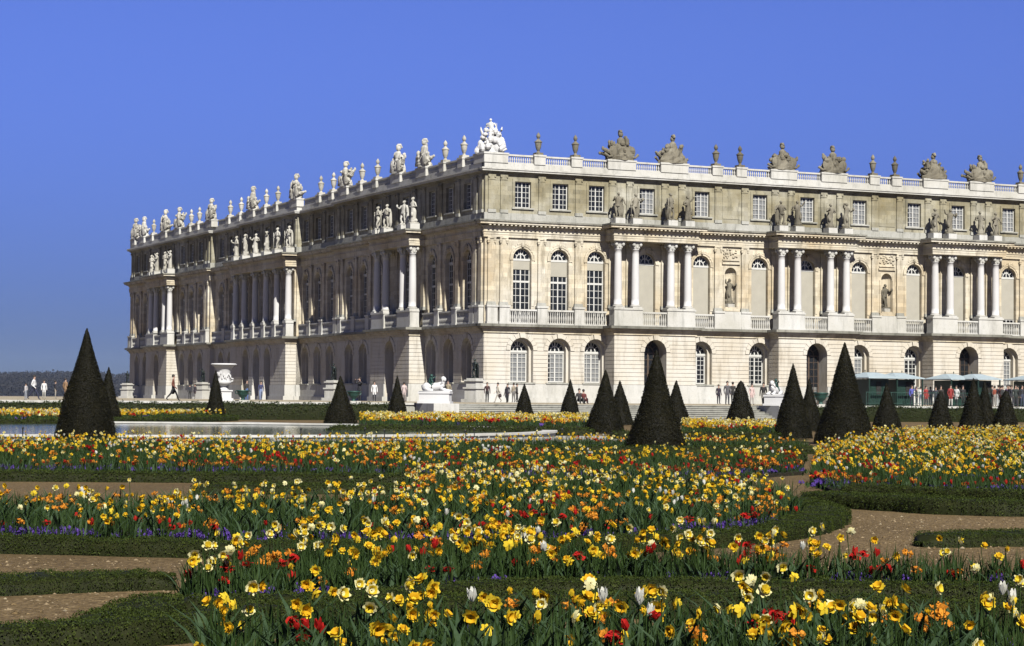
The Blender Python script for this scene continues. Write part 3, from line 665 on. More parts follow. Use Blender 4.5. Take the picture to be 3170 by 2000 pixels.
for F, lst, end in ((FS, [(t, 1.15) for t in S_URN] + [(t, 3.0) for t in S_TRO], S_END), (FW, [(t, 1.15) for t in W_URN] + [(t, 2.6) for t in W_TRO], W_END)):
    e = sorted([(2.2-.01, 2.2)] + [(t-w/2, t+w/2) for t, w in lst] + [(end, end)])
    for a, b_ in zip(e, e[1:]):
        t0, t1 = a[1], b_[0]
        segs = [(t0, t1)]
        if F is FW:
            cuts = sorted([x for x in (39.4, 52.4, 73.3, 86.0) if t0 < x < t1]); q = [t0] + cuts + [t1]; segs = list(zip(q, q[1:]))
        for s0, s1 in segs:
            if s1-s0 > .25: balustrade(rail, F, s0, s1, (wo((s0+s1)/2) if F is FW else 0)-.12, 22.06, .86, .22)
tag(bal.build('balusters', M['stone_white'], pal), kind='stuff')
# niches, carved panels and blank attic panels of the south front
for c in S_NICHE:
    mb = MB(); k = 8; r = .66
    for i in range(k):
        a0, a1 = PI*i/k, PI*(i+1)/k
        x0, y0, x1, y1 = c-r*math.cos(a0), -r*math.sin(a0), c-r*math.cos(a1), -r*math.sin(a1)
        mb.fq(FS, [(x0,y0,9.35),(x1,y1,9.35),(x1,y1,12.55),(x0,y0,12.55)])
        for j in range(4):
            b0, b1 = PI/2*j/4, PI/2*(j+1)/4
            f = lambda a, b_: (c-r*math.cos(a)*math.cos(b_), -r*math.sin(a)*math.cos(b_), 12.55+r*math.sin(b_))
            mb.fq(FS, [f(a0,b0), f(a1,b0), f(a1,b1), f(a0,b1)])
    mb.fb(FS, c-.66, c+.66, -.7, 0.1, 9.2, 9.36); nb = mb.build('niche', M['stone'], pal)
    m2 = MB()
    for a, b_, z0, z1, p in ((c-1.0, c+1.0, 13.5, 13.68, .16), (c-.95, c+.95, 13.85, 13.98, .12), (c-.85, c-.70, 9.2, 12.5, .08), (c+.70, c+.85, 9.2, 12.5, .08), (c-.9, c+.9, 8.95, 9.2, .2)): m2.fb(FS, a, b_, -.01, p, z0, z1)
    m2.build('moulding', M['stone'], nb)
    m3 = MB()
    for q in range(26): m3.ball(FS(c+random.uniform(-.8, .8), .05, 14.55+random.uniform(-.42, .42)), (random.uniform(.08, .2), .10, random.uniform(.06, .14)), 6, 3)
    m3.build('relief', M['stone'], nb)
    m4 = MB(); m4.fb(FS, c-.95, c+.95, -.01, .04, 17.9, 20.6); m4.build('attic_panel', M['stone_attic'], pal)
# ---- plinths that carry the statues over the porticos
SP = []
for t in S_COL: SP.append((FS, t, 1.25))
for t, o in W_COL: SP.append((FW, t, o))
for F, t, o in SP: MB().fb(F, t-.5, t+.5, o-.5, o+.5, Z_COR+.02, Z_COR+.62).build('statue_plinth', M['stone_white'], pal)

# ================================================================== STATUARY
def loft(mb, rings, n=10, folds=0, ph=0.):
    """rings: (x, y, z, rx, ry, fold depth)"""
    V = []; Fc = []
    for (x, y, z, rx, ry, fd) in rings:
        for i in range(n):
            a = 2*PI*i/n; k = 1 + fd*math.cos(folds*a + ph + z*5)
            V.append((x+rx*k*math.cos(a), y+ry*k*math.sin(a), z))
    m_ = len(rings)
    for j in range(m_-1):
        for i in range(n): Fc.append((j*n+i, j*n+(i+1) % n, (j+1)*n+(i+1) % n, (j+1)*n+i))
    Fc.append(tuple(range(n-1, -1, -1))); Fc.append(tuple((m_-1)*n+i for i in range(n))); mb.add(V, Fc)
def figure(seed, kind='robed', H=2.5):
    """standing draped or bare figure, facing -y, height H with its own low rock base"""
    r = random.Random(seed); mb = MB(); s = H/1.0; sw = r.choice((-1, 1)); hip = .03*sw
    mb.box(-.17*s, .17*s, -.15*s, .15*s, 0, .045*s)
    if kind == 'robed':
        R_ = [(0,0,.04,.135,.125,.10),(0,0,.10,.13,.115,.14),(hip*.5,.0,.22,.115,.10,.16),(hip,0,.36,.115,.10,.14),(hip,0,.47,.125,.10,.10),(hip*.4,0,.56,.10,.085,.06),
              (-hip*.3,0,.64,.105,.085,.05),(-hip*.6,0,.72,.125,.085,.03),(-hip*.6,.005,.79,.125,.075,.02),(-hip*.6,.005,.825,.07,.055,0),(-hip*.6,0,.845,.036,.036,0),(-hip*.6,-.004,.875,.034,.036,0)]
        loft(mb, [tuple(q*s if i < 5 else q for i, q in enumerate(g)) for g in R_], 14, 6, r.random()*6)
        kx = hip + sw*.05; mb.ball((kx*s, -.09*s, .34*s), (.055*s, .05*s, .10*s), 7, 5)
    else:
        for sg in (-1, 1):
            st_ = .05 if sg == sw else -.01
            mb.tube([(sg*.06*s, -st_*s, .045*s), (sg*.058*s, -st_*s, .08*s), (sg*.06*s, -st_*1.3*s, .16*s), (sg*.055*s+hip*s, -st_*1.4*s, .27*s), (sg*.058*s+hip*s, -.3*st_*s, .40*s), (sg*.05*s+hip*s, 0, .48*s)],
                    [.036*s, .024*s, .036*s, .034*s, .054*s, .06*s], 8)
            mb.ball((sg*.06*s, (-st_-.035)*s, .06*s), (.028*s, .06*s, .022*s), 6, 3)
        R_ = [(hip,0,.44,.105,.08,0),(hip,0,.49,.105,.08,.04),(hip*.5,0,.56,.09,.07,.02),(0,0,.64,.105,.078,0),(-hip*.6,0,.73,.13,.08,0),(-hip*.6,.005,.79,.125,.07,0),(-hip*.6,.005,.825,.065,.05,0),(-hip*.6,0,.85,.036,.036,0),(-hip*.6,0,.875,.034,.036,0)]
        loft(mb, [tuple(q*s if i < 5 else q for i, q in enumerate(g)) for g in R_], 12, 5, 1)
        C_ = [(-sw*.11,.06,.05,.08,.05,.2),(-sw*.12,.07,.25,.09,.05,.25),(-sw*.10,.07,.45,.10,.05,.25),(-sw*.06,.07,.65,.12,.05,.2),(-sw*.03,.06,.80,.12,.05,.1)]
        loft(mb, [tuple(q*s if i < 5 else q for i, q in enumerate(g)) for g in C_], 10, 5, 2)
    hx = -hip*.6*s + r.uniform(-.02, .02)*s
    mb.ball((hx, -.012*s, .925*s), (.048*s, .056*s, .064*s), 10, 7); mb.ball((hx, -.066*s, .918*s), (.012*s, .016*s, .018*s), 5, 3)
    mb.ball((hx, .018*s, .945*s), (.055*s, .055*s, .058*s), 8, 5)                                     # hair
    for sg in (-1, 1):
        sh = Vector((sg*.125-hip*.6, 0, .785)); mode = r.randrange(4)
        el = sh + Vector((sg*.075, [.03, -.06, -.03, .0][mode], [-.15, -.12, -.13, .03][mode]))
        ha = el + Vector(([-.10, -.04, .04, .06][mode]*sg, [-.09, -.12, -.04, -.07][mode], [.0, .04, -.13, .13][mode]))
        mb.tube([sh*s, (sh*.5+el*.5)*s, el*s, (el*.5+ha*.5)*s, ha*s], [.042*s, .038*s, .031*s, .030*s, .022*s], 7)
        mb.ball(ha*s, (.026*s, .03*s, .032*s), 6, 4)
        if mode == 2 and r.random() < .6: mb.tube([(ha.x*s, ha.y*s, .05*s), (ha.x*s, ha.y*s, (ha.z+.25)*s)], .014*s, 6)
        if mode == 1: mb.ball((ha + Vector((0, -.03, .05)))*s, (.05*s, .04*s, .07*s), 6, 4)
    mb.ball((sw*.12*s, .05*s, .11*s), (.07*s, .07*s, .08*s), 7, 4)
    return mb
FIG = [figure(i+3, 'robed' if i % 3 else 'bare', 2.45).mesh('roof_statue', M['statue'], True) for i in range(7)]
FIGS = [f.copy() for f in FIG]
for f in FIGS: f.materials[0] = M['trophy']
def world_on(F, t, o, z): p = F(t, o, z); return PL(p[0], p[1], z + TZ)
def face_rz(F): return PHI if F is FS else PHI - PI/2
ORD = ['first', 'second', 'third', 'fourth', 'fifth', 'sixth', 'seventh', 'eighth', 'ninth', 'tenth', 'eleventh', 'twelfth', 'thirteenth', 'fourteenth']
statue_lab = {0: 'first', 1: 'second', 2: 'third', 3: 'fourth', 4: 'fifth', 5: 'sixth'}
def port_name(F, t):
    if F is FS: return ['the sunlit portico nearest the corner', 'the middle sunlit portico', 'the sunlit portico farthest from the corner'][0 if t < 25 else 1 if t < 45 else 2]
    return ['the near four-column shaded portico', 'the six-column shaded portico', 'the far four-column shaded portico'][0 if t < 30 else 1 if t < 80 else 2]
cnt = {}
for i, (F, t, o) in enumerate(SP):
    pn = port_name(F, t); k = cnt.get(pn, 0); cnt[pn] = k+1
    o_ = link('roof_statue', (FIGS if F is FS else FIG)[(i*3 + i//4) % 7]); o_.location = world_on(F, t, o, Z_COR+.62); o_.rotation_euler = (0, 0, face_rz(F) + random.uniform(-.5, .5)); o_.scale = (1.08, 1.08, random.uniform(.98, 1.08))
    tag(o_, 'stone statue, %s from the corner side, on %s' % (statue_lab[k], pn), 'statue', 'statues over the porticos')
for i, c in enumerate(S_NICHE):
    o_ = link('niche_statue', FIGS[(i*2+1) % 7]); o_.location = world_on(FS, c, -.28, 9.36+.35); o_.rotation_euler = (0, 0, PHI+.2); o_.scale = (.98, .98, 1.0)
    b2 = MB().box(-.42, .42, -.35, .35, -.35, 0).build('plinth', M['statue'], o_)
    tag(o_, 'stone statue standing in the arched wall niche %s' % ['between the first and second south porticos', 'between the second and third south porticos', 'beyond the third south portico'][i], 'statue', 'statues in wall niches')
# urns
um = MB(); um.box(-.36, .36, -.36, .36, 0, .22)
um.lathe([(.26,.22),(.15,.30),(.12,.40),(.17,.50),(.25,.72),(.30,1.0),(.31,1.16),(.37,1.2),(.37,1.27),(.27,1.33),(.20,1.42),(.11,1.5),(.10,1.56),(.17,1.66),(.20,1.80),(.15,1.95),(.07,2.06),(.02,2.14)], n=14)
me_urn = um.mesh('roof_urn', M['statue'], False)
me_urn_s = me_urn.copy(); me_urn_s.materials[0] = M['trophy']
for F, lst, nmf in ((FS, S_URN, 'sunlit'), (FW, W_URN, 'shaded')):
    for k, t in enumerate(lst):
        o = wo(t) if F is FW else 0
        u_ = link('roof_urn', me_urn_s if F is FS else me_urn); u_.location = world_on(F, t, o-.19, Z_PAR+.03); u_.rotation_euler = (0, 0, PHI + random.uniform(-.1, .1))
        tag(u_, 'flame-topped stone urn, %s from the palace corner on the %s parapet' % (ORD[k], nmf), 'urn', 'urns on the roof parapet')
# trophies of arms
def trophy(seed, w=3.0, H=2.75):
    r = random.Random(seed); mb = MB()
    loft(mb, [(0,0,0,w*.46,.55,.05),(0,0,.25,w*.45,.52,.12),(0,0,.6,w*.36,.46,.16),(0,0,1.0,w*.25,.40,.12),(0,0,1.35,w*.14,.3,.08),(0,0,1.6,w*.08,.2,.0)], 18, 5, r.random()*6)
    mb.jitter(0, .05)
    loft(mb, [(0,-.1,.8,.28,.26,.05),(0,-.1,1.1,.26,.25,.02),(0,-.1,1.4,.34,.29,.0),(0,-.08,1.72,.36,.26,0),(0,-.06,1.86,.22,.2,0),(0,-.05,1.95,.11,.11,0)], 12, 8, 0)         # cuirass
    mb.ball((0,-.06,2.16), (.22,.25,.25), 9, 6); mb.tube([(0,-.28,2.28),(0,-.1,2.42),(0,.12,2.44),(0,.30,2.22)], [.08,.15,.16,.09], 7)                          # helmet and plume
    nf = r.randint(4, 6); skew = r.uniform(-.3, .3)
    for i in range(nf):
        a = -1.05 + 2.1*i/(nf-1) + r.uniform(-.35, .35) + skew
        if abs(a) < .2: a = .32*(1 if r.random() < .5 else -1)
        L = r.uniform(1.0, 1.85)*(1-.10*abs(a)); d = Vector((math.sin(a), r.uniform(-.15, .3), math.cos(a))); b0 = Vector((.25*math.sin(a), .05, .40))
        e = b0 + d*L; mb.tube([b0, e], .05, 6)
        sg = math.copysign(1, a)                               # furled flag, laurel or helmet at the head of the staff
        q = [e + d*.04, e - d*.25 + Vector((.12*sg, -.12, -.02)), e - d*.65 + Vector((.18*sg, -.16, -.05)), e - d*1.1 + Vector((.08*sg, -.12, -.05))]
        mb.tube(q, [.10, r.uniform(.18, .26), r.uniform(.22, .30), .14], 8, .8)
        mb.ball(e + Vector((.03*sg, -.02, 0)), (r.uniform(.10,.17),.13,r.uniform(.12,.20)), 7, 4)
    for i in range(26):
        a = r.uniform(-1, 1); mb.ball((a*w*.36, r.uniform(-.42, .1), r.uniform(.35, 1.75)*(1-.30*abs(a-skew))), (r.uniform(.12,.32), r.uniform(.12,.26), r.uniform(.14,.34)), 7, 4)
    for sg in (-1, 1):
        o = len(mb.v); mb.lathe([(.02,.12),(.2,.10),(.40,.03),(.44,0),(.40,-.05)], n=14)
        mb.xform(o, Matrix.Translation((sg*w*.27, -.42, .62)) @ Matrix.Rotation(sg*.45, 4, 'Y') @ Matrix.Rotation(PI/2, 4, 'X') @ Matrix.Diagonal((1, 1.3, 1, 1)))
        for q in range(5): mb.ball((sg*(w*.30+r.uniform(-.25,.2)), r.uniform(-.35,.3), r.uniform(.2,1.05)), (r.uniform(.10,.22), r.uniform(.10,.2), r.uniform(.10,.28)), 7, 4)
        mb.tube([(sg*w*.2,-.35,.35),(sg*w*.42,-.4,.22),(sg*w*.54,-.2,.5)], [.12,.10,.13], 8)                  # cannon / horn end
    mb.xform(0, Matrix.Diagonal((1, 1, H/2.72, 1))); return mb
TRO = [trophy(40+i).mesh('roof_trophy', M['trophy'], False) for i in range(5)]
TROW = [trophy(60+i, 2.7, 2.9).mesh('roof_trophy', M['statue'], False) for i in range(4)]
for F, lst, nmf in ((FS, S_TRO, 'sunlit'), (FW, W_TRO, 'shaded')):
    for k, t in enumerate(lst):
        o = wo(t) if F is FW else 0
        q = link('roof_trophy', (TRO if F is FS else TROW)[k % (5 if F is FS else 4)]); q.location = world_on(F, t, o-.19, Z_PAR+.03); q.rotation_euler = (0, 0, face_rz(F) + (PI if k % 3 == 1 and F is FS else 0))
        q.scale = (1.1, 1.05, random.uniform(1.02, 1.12))
        tag(q, 'carved trophy of armour and flags, %s from the palace corner, %s parapet' % (ORD[k], nmf), 'trophy', 'trophies on the roof parapet')
# corner group
mb = trophy(90, 2.7, 2.1); o = len(mb.v)
f_ = figure(77, 'robed', 2.2); mb.add([(x*1.1, y*1.1-.1, z*.95+1.15) for x, y, z in f_.v], f_.f)
for i in range(46):
    t_ = random.random(); rr = 1.45*(1-t_*.62); a_ = random.uniform(0, 6.28); mb.ball((rr*math.cos(a_)*.95, rr*math.sin(a_)*.6, .15+t_*2.0), (random.uniform(.16,.32), random.uniform(.16,.3), random.uniform(.18,.38)), 7, 5)
for sg in (-1, 1): mb.tube([(sg*.45,0,1.3),(sg*.8,-.1,1.75),(sg*.95,-.1,2.15),(sg*1.0,0,2.45)], [.26,.24,.18,.06], 8, .6)
cg = mb.build('corner_statue_group', M['marble']); cg.location = PL(1.0, .95, TZ+Z_PAR+.03); cg.rotation_euler = (0, 0, PHI-.6)
tag(cg, 'bright white sculpted group with a figure on top crowning the roof corner of the palace', 'sculpture')

# ------------------------------------------------------------------ sculptures of the terrace
def put(o, px, D, z=TZ, rz=0.): x, y = AT(px, D); o.location = (x, y, z); o.rotation_euler = (0, 0, rz); return o
for i, (px, D, lab) in enumerate(((1469, 188, 'beside the palace corner'), (1031, 222, 'between the near portico and the six-column portico'), (626, 268, 'behind the tall marble vase'), (394, 303, 'at the far end of the shaded front'))):
    e = tag(put(empty('bronze_statue'), px, D, TZ, PHI - PI/2 + .5), 'dark bronze statue on a pale stone pedestal %s' % lab, 'statue', 'bronze statues along the shaded front')
    e.scale = (.74,)*3
    figure(20+i, 'bare', 2.35).build('figure', M['bronze'], e, True).location = (0, 0, 2.85)
    p = MB(); p.box(-1.15, 1.15, -1.15, 1.15, 0, .4); p.box(-.85, .85, -.85, .85, .4, 1.6); p.box(-1.0, 1.0, -1.0, 1.0, 1.6, 1.8); p.box(-.72, .72, -.72, .72, 1.8, 2.5); p.box(-.92, .92, -.92, .92, 2.5, 2.68); p.box(-.7, .7, -.7, .7, 2.68, 2.86)
    p.build('pedestal', M['stone_white'], e)
vz = tag(put(empty('marble_vase', sc=.84), 692, 141, TZ, PHI), 'tall white marble vase with flaring rim and carved handles on a square pedestal', 'vase')
p = MB(); p.box(-.72, .72, -.72, .72, 0, .12); p.box(-.62, .62, -.62, .62, .12, .28); p.box(-.50, .50, -.50, .50, .28, .82); p.box(-.58, .58, -.58, .58, .82, .92); p.build('pedestal', M['marble'], vz)
p = MB(); p.lathe([(.42,.92),(.42,.98),(.28,1.05),(.2,1.15),(.19,1.22),(.30,1.28),(.50,1.36),(.60,1.5),(.60,1.6)], n=24); p.build('foot', M['marble'], vz, True)
p = MB(); p.lathe([(.60,1.6),(.50,1.68),(.48,1.85),(.50,2.1),(.56,2.4),(.66,2.66),(.80,2.80),(.95,2.86)], n=24); bw_ = p.build('bowl', M['marble'], vz, True)
p = MB(); p.lathe([(.95,2.86),(1.02,2.89),(1.02,2.96),(.9,3.0),(.7,2.98)], n=28); p.build('rim', M['marble'], vz, True)
p = MB()
for k in range(30):
    a = 2*PI*k/30 + random.uniform(-.06, .06); z = random.uniform(1.85, 2.35); p.ball((.53*math.cos(a), .53*math.sin(a), z), (.07, .07, random.uniform(.1, .22)), 6, 4)
tag(p.build('relief', M['marble'], bw_), kind='stuff')
for sg in (-1, 1):
    MB().tube([(sg*.55, 0, 1.6), (sg*.74, 0, 1.62), (sg*.78, 0, 1.78), (sg*.58, 0, 1.86)], .06, 8).build('handle', M['marble'], vz)
def bronze_vase(px, D, lab, s=1.):
    e = tag(put(empty('bronze_vase'), px, D, TZ, PHI), lab, 'vase', 'green bronze vases on the terrace edge'); e.scale = (s,)*3
    MB().box(-.42, .42, -.42, .42, 0, .14).build('plinth', M['stone_white'], e)
    MB().lathe([(.2,.14),(.13,.2),(.12,.28),(.28,.42),(.42,.62),(.44,.78),(.52,.84),(.52,.9),(.42,.9)], n=18).build('bowl', M['verdigris'], e, True)
    for sg in (-1, 1): MB().tube([(sg*.42,0,.6),(sg*.58,0,.66),(sg*.6,0,.82),(sg*.5,0,.86)], .04, 6).build('handle', M['verdigris'], e)
bronze_vase(752, 139, 'green bronze vase with two handles beside the tall marble vase', .85)
bronze_vase(1095, 139, 'green bronze vase by the person lifting both arms to take a picture', .85)
bronze_vase(2540, 150, 'green bronze vase between yew cones right of the steps', 1.05)
def sphinx(u, rz, lab):
    e = tag(empty('sphinx', PL(u, EDGE_V-1.5, TZ+.02), PHI + rz, .84), lab, 'sculpture', 'sphinxes at the head of the steps')
    p = MB(); p.box(-.55, .55, -1.25, 1.25, 0, .16); p.box(-.46, .46, -1.15, 1.15, .16, .72); p.box(-.52, .52, -1.22, 1.22, .72, .86); p.build('pedestal', M['marble'], e)
    b_ = MB()
    b_.tube([(0, 1.0, 1.12), (0, .7, 1.22), (0, .2, 1.2), (0, -.3, 1.28), (0, -.55, 1.45), (0, -.62, 1.62)], [.22, .34, .30, .30, .24, .12], 12)
    b_.ball((0, -.66, 1.78), (.15, .17, .20), 10, 7); b_.ball((0, -.60, 1.82), (.20, .19, .20), 9, 6)
    for sg in (-1, 1):
        b_.tube([(sg*.2, -.45, 1.12), (sg*.22, -.75, .98), (sg*.22, -1.12, .93)], [.14, .11, .10], 8); b_.ball((sg*.22, -1.15, .93), (.11, .12, .08), 7, 4)
        b_.tube([(sg*.26, .75, 1.1), (sg*.34, .45, 1.0), (sg*.34, .1, .94)], [.22, .14, .10], 8)
        b_.tube([(sg*.16, -.62, 1.75), (sg*.2, -.56, 1.55), (sg*.22, -.45, 1.4)], [.1, .09, .06], 6)
    b_.box(-.45, .45, -1.2, 1.15, .86, .93); b_.build('body', M['marble'], e, True)
    c_ = MB()                                                    # bronze child on its back
    c_.tube([(0, .42, 1.48), (0, .38, 1.66), (0, .34, 1.86), (0, .33, 1.95)], [.16, .16, .14, .06], 9); c_.ball((0, .30, 2.05), (.12, .13, .13), 9, 6)
    for sg in (-1, 1):
        c_.tube([(sg*.12, .4, 1.5), (sg*.26, .2, 1.42), (sg*.33, .22, 1.18)], [.09, .075, .05], 7)
        c_.tube([(sg*.13, .34, 1.84), (sg*.28, .22, 1.8 + .1*sg), (sg*.3, .05, 1.75 + .25*sg)], [.055, .045, .035], 7)
    c_.build('bronze_child', M['verdigris'], e, True)
sphinx(STEP_U[0]-.85, .95, 'white marble sphinx carrying a green bronze child at the near-corner end of the steps')
sphinx(STEP_U[1]+.75, -.9, 'white marble sphinx carrying a green bronze child at the kiosk end of the steps')

# ================================================================== KIOSKS, BARRIERS, PEOPLE
def kiosk(px, D, w, lab, panels=3):
    e = tag(put(empty('kiosk'), px, D, TZ, PHI), lab, 'kiosk', 'green kiosks before the south front')
    b_ = MB(); b_.box(-w/2, w/2, -1.2, 1.2, 0, 2.25); b_.build('booth', M['green_paint'], e)
    for i in range(panels):
        x0 = -w/2 + .12 + i*(w-.12)/panels; x1 = x0 + (w-.12)/panels - .14
        MB().box(x0, x1, -1.24, -1.19, .95, 2.05).build('shutter_panel', M['green_paint'] if i % 2 == 0 else M['dark'], e)
        MB().box(x0, x1, -1.23, -1.19, .12, .82).build('lower_panel', M['green_paint'], e)
    MB().box(-w/2-.05, w/2+.05, -1.5, -1.2, .86, .93).build('counter', M['green_paint'], e)
    r_ = MB(); h = w/2+.55
    r_.add([(-h,-2,2.30),(h,-2,2.30),(h,2,2.30),(-h,2,2.30),(-h,-2,2.38),(h,-2,2.38),(h,2,2.38),(-h,2,2.38),(-h*.35,-.2,2.82),(h*.35,-.2,2.82),(h*.35,.2,2.82),(-h*.35,.2,2.82)],
           [(3,2,1,0),(0,1,5,4),(1,2,6,5),(2,3,7,6),(3,0,4,7),(4,5,9,8),(5,6,10,9),(6,7,11,10),(7,4,8,11),(8,9,10,11)])
    rf = r_.build('roof', M['teal_roof'], e)
    for sg in (-1, 1): MB().lathe([(.03,0),(.03,.1),(.06,.14),(.02,.22)], (sg*h*.35, 0, 2.82), 6).build('finial', M['green_paint'], rf)
    for sx in (-1, 1): MB().box(sx*(h-.15)-.05, sx*(h-.15)+.05, -1.9, -1.8, 0, 2.3).build('post', M['green_paint'], e)
kiosk(2694, 182, 2.0, 'green kiosk with pale teal roof and closed counter beside the tall yew cone', 3)
kiosk(2776, 184, 1.8, 'green kiosk with pale teal roof in front of an arched ground-floor window', 2)
kiosk(2938, 188, 1.5, 'green kiosk with pale teal roof left of the dark portico doorway', 2)
kiosk(3020, 187, 1.5, 'green kiosk with pale teal roof right of the dark portico doorway', 2)
kiosk(3200, 190, 2.6, 'green kiosk with pale teal roof at the end of the row', 2)
def barrier(px, D, lab):
    e = tag(put(empty('crowd_barrier'), px, D, TZ, PHI), lab, 'barrier', 'green crowd barriers by the kiosks')
    f_ = MB(); f_.tube([(-1.2,0,.05),(-1.2,0,1.1)], .025, 6); f_.tube([(1.2,0,.05),(1.2,0,1.1)], .025, 6); f_.tube([(-1.2,0,1.1),(1.2,0,1.1)], .025, 6); f_.tube([(-1.2,0,.2),(1.2,0,.2)], .02, 6); f_.build('frame', M['barrier'], e)
    for i in range(11): MB().tube([(-1.0+.2*i,0,.2),(-1.0+.2*i,0,1.1)], .012, 5).build('bar', M['barrier'], e)
    for s_ in (-1, 1): MB().box(s_*1.0-.03, s_*1.0+.03, -.3, .3, 0, .05).build('foot', M['barrier'], e)
for i, px in enumerate((2720, 2796, 2872, 2975, 3060, 3140)): barrier(px, 172 + i*1.6, 'green metal crowd barrier standing in a row before the kiosks')

def skin_mesh(name, P, edges, root=0):
    me = bpy.data.meshes.new(name); me.from_pydata([p[:3] for p in P], edges, []); o = bpy.data.objects.new(name, me); COL.objects.link(o)
    o.modifiers.new('skin', 'SKIN'); sv = me.skin_vertices[0].data
    for i, p in enumerate(P): sv[i].radius = (p[3], p[4] if len(p) > 4 else p[3]); sv[i].use_root = (i == root)
    o.modifiers.new('sub', 'SUBSURF').levels = 1
    dg = bpy.context.evaluated_depsgraph_get(); r = bpy.data.meshes.new_from_object(o.evaluated_get(dg)); r.name = name
    bpy.data.objects.remove(o); return r
CLOTH = {}
def cloth(c):
    k = tuple(c)
    if k not in CLOTH: CLOTH[k] = simple('cloth_%02d' % len(CLOTH), c, .9, vary=.12, scale=9)
    return CLOTH[k]
SKIN = simple('skin_tone', (.50, .32, .24), .6, vary=.05); HAIR = simple('dark_hair', (.03, .022, .016), .7); SHOE = simple('dark_shoes', (.02, .02, .02), .6)
def person_mesh(leg=0., arm=(.0, .0), lift=0., coat=False, sit=False):
    """1.72 m, faces -y"""
    hz, kz, sz = (.92, .50, 1.42) if not sit else (.25, .28, .75)
    P = [(0,0,hz,.15,.11),(0,.0,(hz+sz)/2,.135,.10),(0,.01,sz-.06,.165,.105),(0,0,sz+.03,.055,.055),(0,-.02,sz+.10,.075,.085),(0,-.02,sz+.20,.082,.095),(0,-.015,sz+.28,.05,.06)]
    E_ = [(0,1),(1,2),(2,3),(3,4),(4,5),(5,6)]; part = ['l','t','t','s','s','s','s']
    def ap(p, frm, k): P.append(p); part.append(k); E_.append((frm, len(P)-1)); return len(P)-1
    for sg in (-1, 1):
        L = leg*sg
        if not sit:
            h_ = ap((sg*.085,0,hz-.08,.095,.095), 0, 'l'); k_ = ap((sg*.09,-L*.20-.02,kz,.065,.065), h_, 'l'); a_ = ap((sg*.09,-L*.38+max(0,-L)*.12,.09+max(0,-L)*.1,.045,.045), k_, 'l'); ap((sg*.10,-L*.38-.12+max(0,-L)*.1,.045+max(0,-L)*.06,.042,.042), a_, 'f')
        else:
            h_ = ap((sg*.1,-.08,hz,.095,.095), 0, 'l'); k_ = ap((sg*.13,-.45,.42,.07,.07), h_, 'l'); a_ = ap((sg*.12,-.55,.08,.05,.05), k_, 'l'); ap((sg*.12,-.66,.05,.042,.042), a_, 'f')
        s_ = ap((sg*.18,.01,sz-.06,.065,.065), 2, 't'); A = arm[0 if sg < 0 else 1]
        if lift and sg > 0 or lift > 1:
            e_ = ap((sg*.26,-.18,sz-.10,.05,.05), s_, 't'); w_ = ap((sg*.12,-.33,sz+.12,.036,.036), e_, 't'); ap((sg*.08,-.36,sz+.17,.036,.036), w_, 's')
        else:
            e_ = ap((sg*.235,.03+A*.08,sz-.34,.05,.05), s_, 't'); w_ = ap((sg*.24,-.06-A*.16,sz-.58+abs(A)*.03,.036,.036), e_, 't'); ap((sg*.235,-.08-A*.2,sz-.66+abs(A)*.04,.038,.03), w_, 's')
    me = skin_mesh('person', P, E_)
    order = {'s': 0, 't': 1, 'l': 2, 'f': 3}
    for m_ in (SKIN, SKIN, SKIN, SHOE): me.materials.append(m_)
    pts = [(Vector(p[:3]), order[k]) for p, k in zip(P, part)]
    for a, b_ in E_:
        if part[b_] == part[a]: pts.append(((Vector(P[a][:3]) + Vector(P[b_][:3]))/2, order[part[b_]]))
    pts.append((Vector((0,0,hz-.02)), 2))
    for pg in me.polygons:
        c = pg.center; k = min(pts, key=lambda q: (q[0]-c).length_squared)[1]
        if coat and not sit and c.z > .62 and k == 2: k = 1
        pg.material_index = k; pg.use_smooth = True
    hm = MB(); hm.ball((0, .012, sz+.235), (.098, .112, .105), 10, 6)
    hair = hm.mesh('hair', HAIR, True)
    return me, hair
POSE = {'stand': person_mesh(.08, (.1, .2)), 'walk': person_mesh(.9, (.8, -.8)), 'stride': person_mesh(-.75, (-.6, .7)), 'coat': person_mesh(.15, (.3, .1), coat=True), 'photo': person_mesh(.1, (0, 0), 2), 'sit': person_mesh(sit=True), 'point': person_mesh(.2, (.2, 0), 1)}
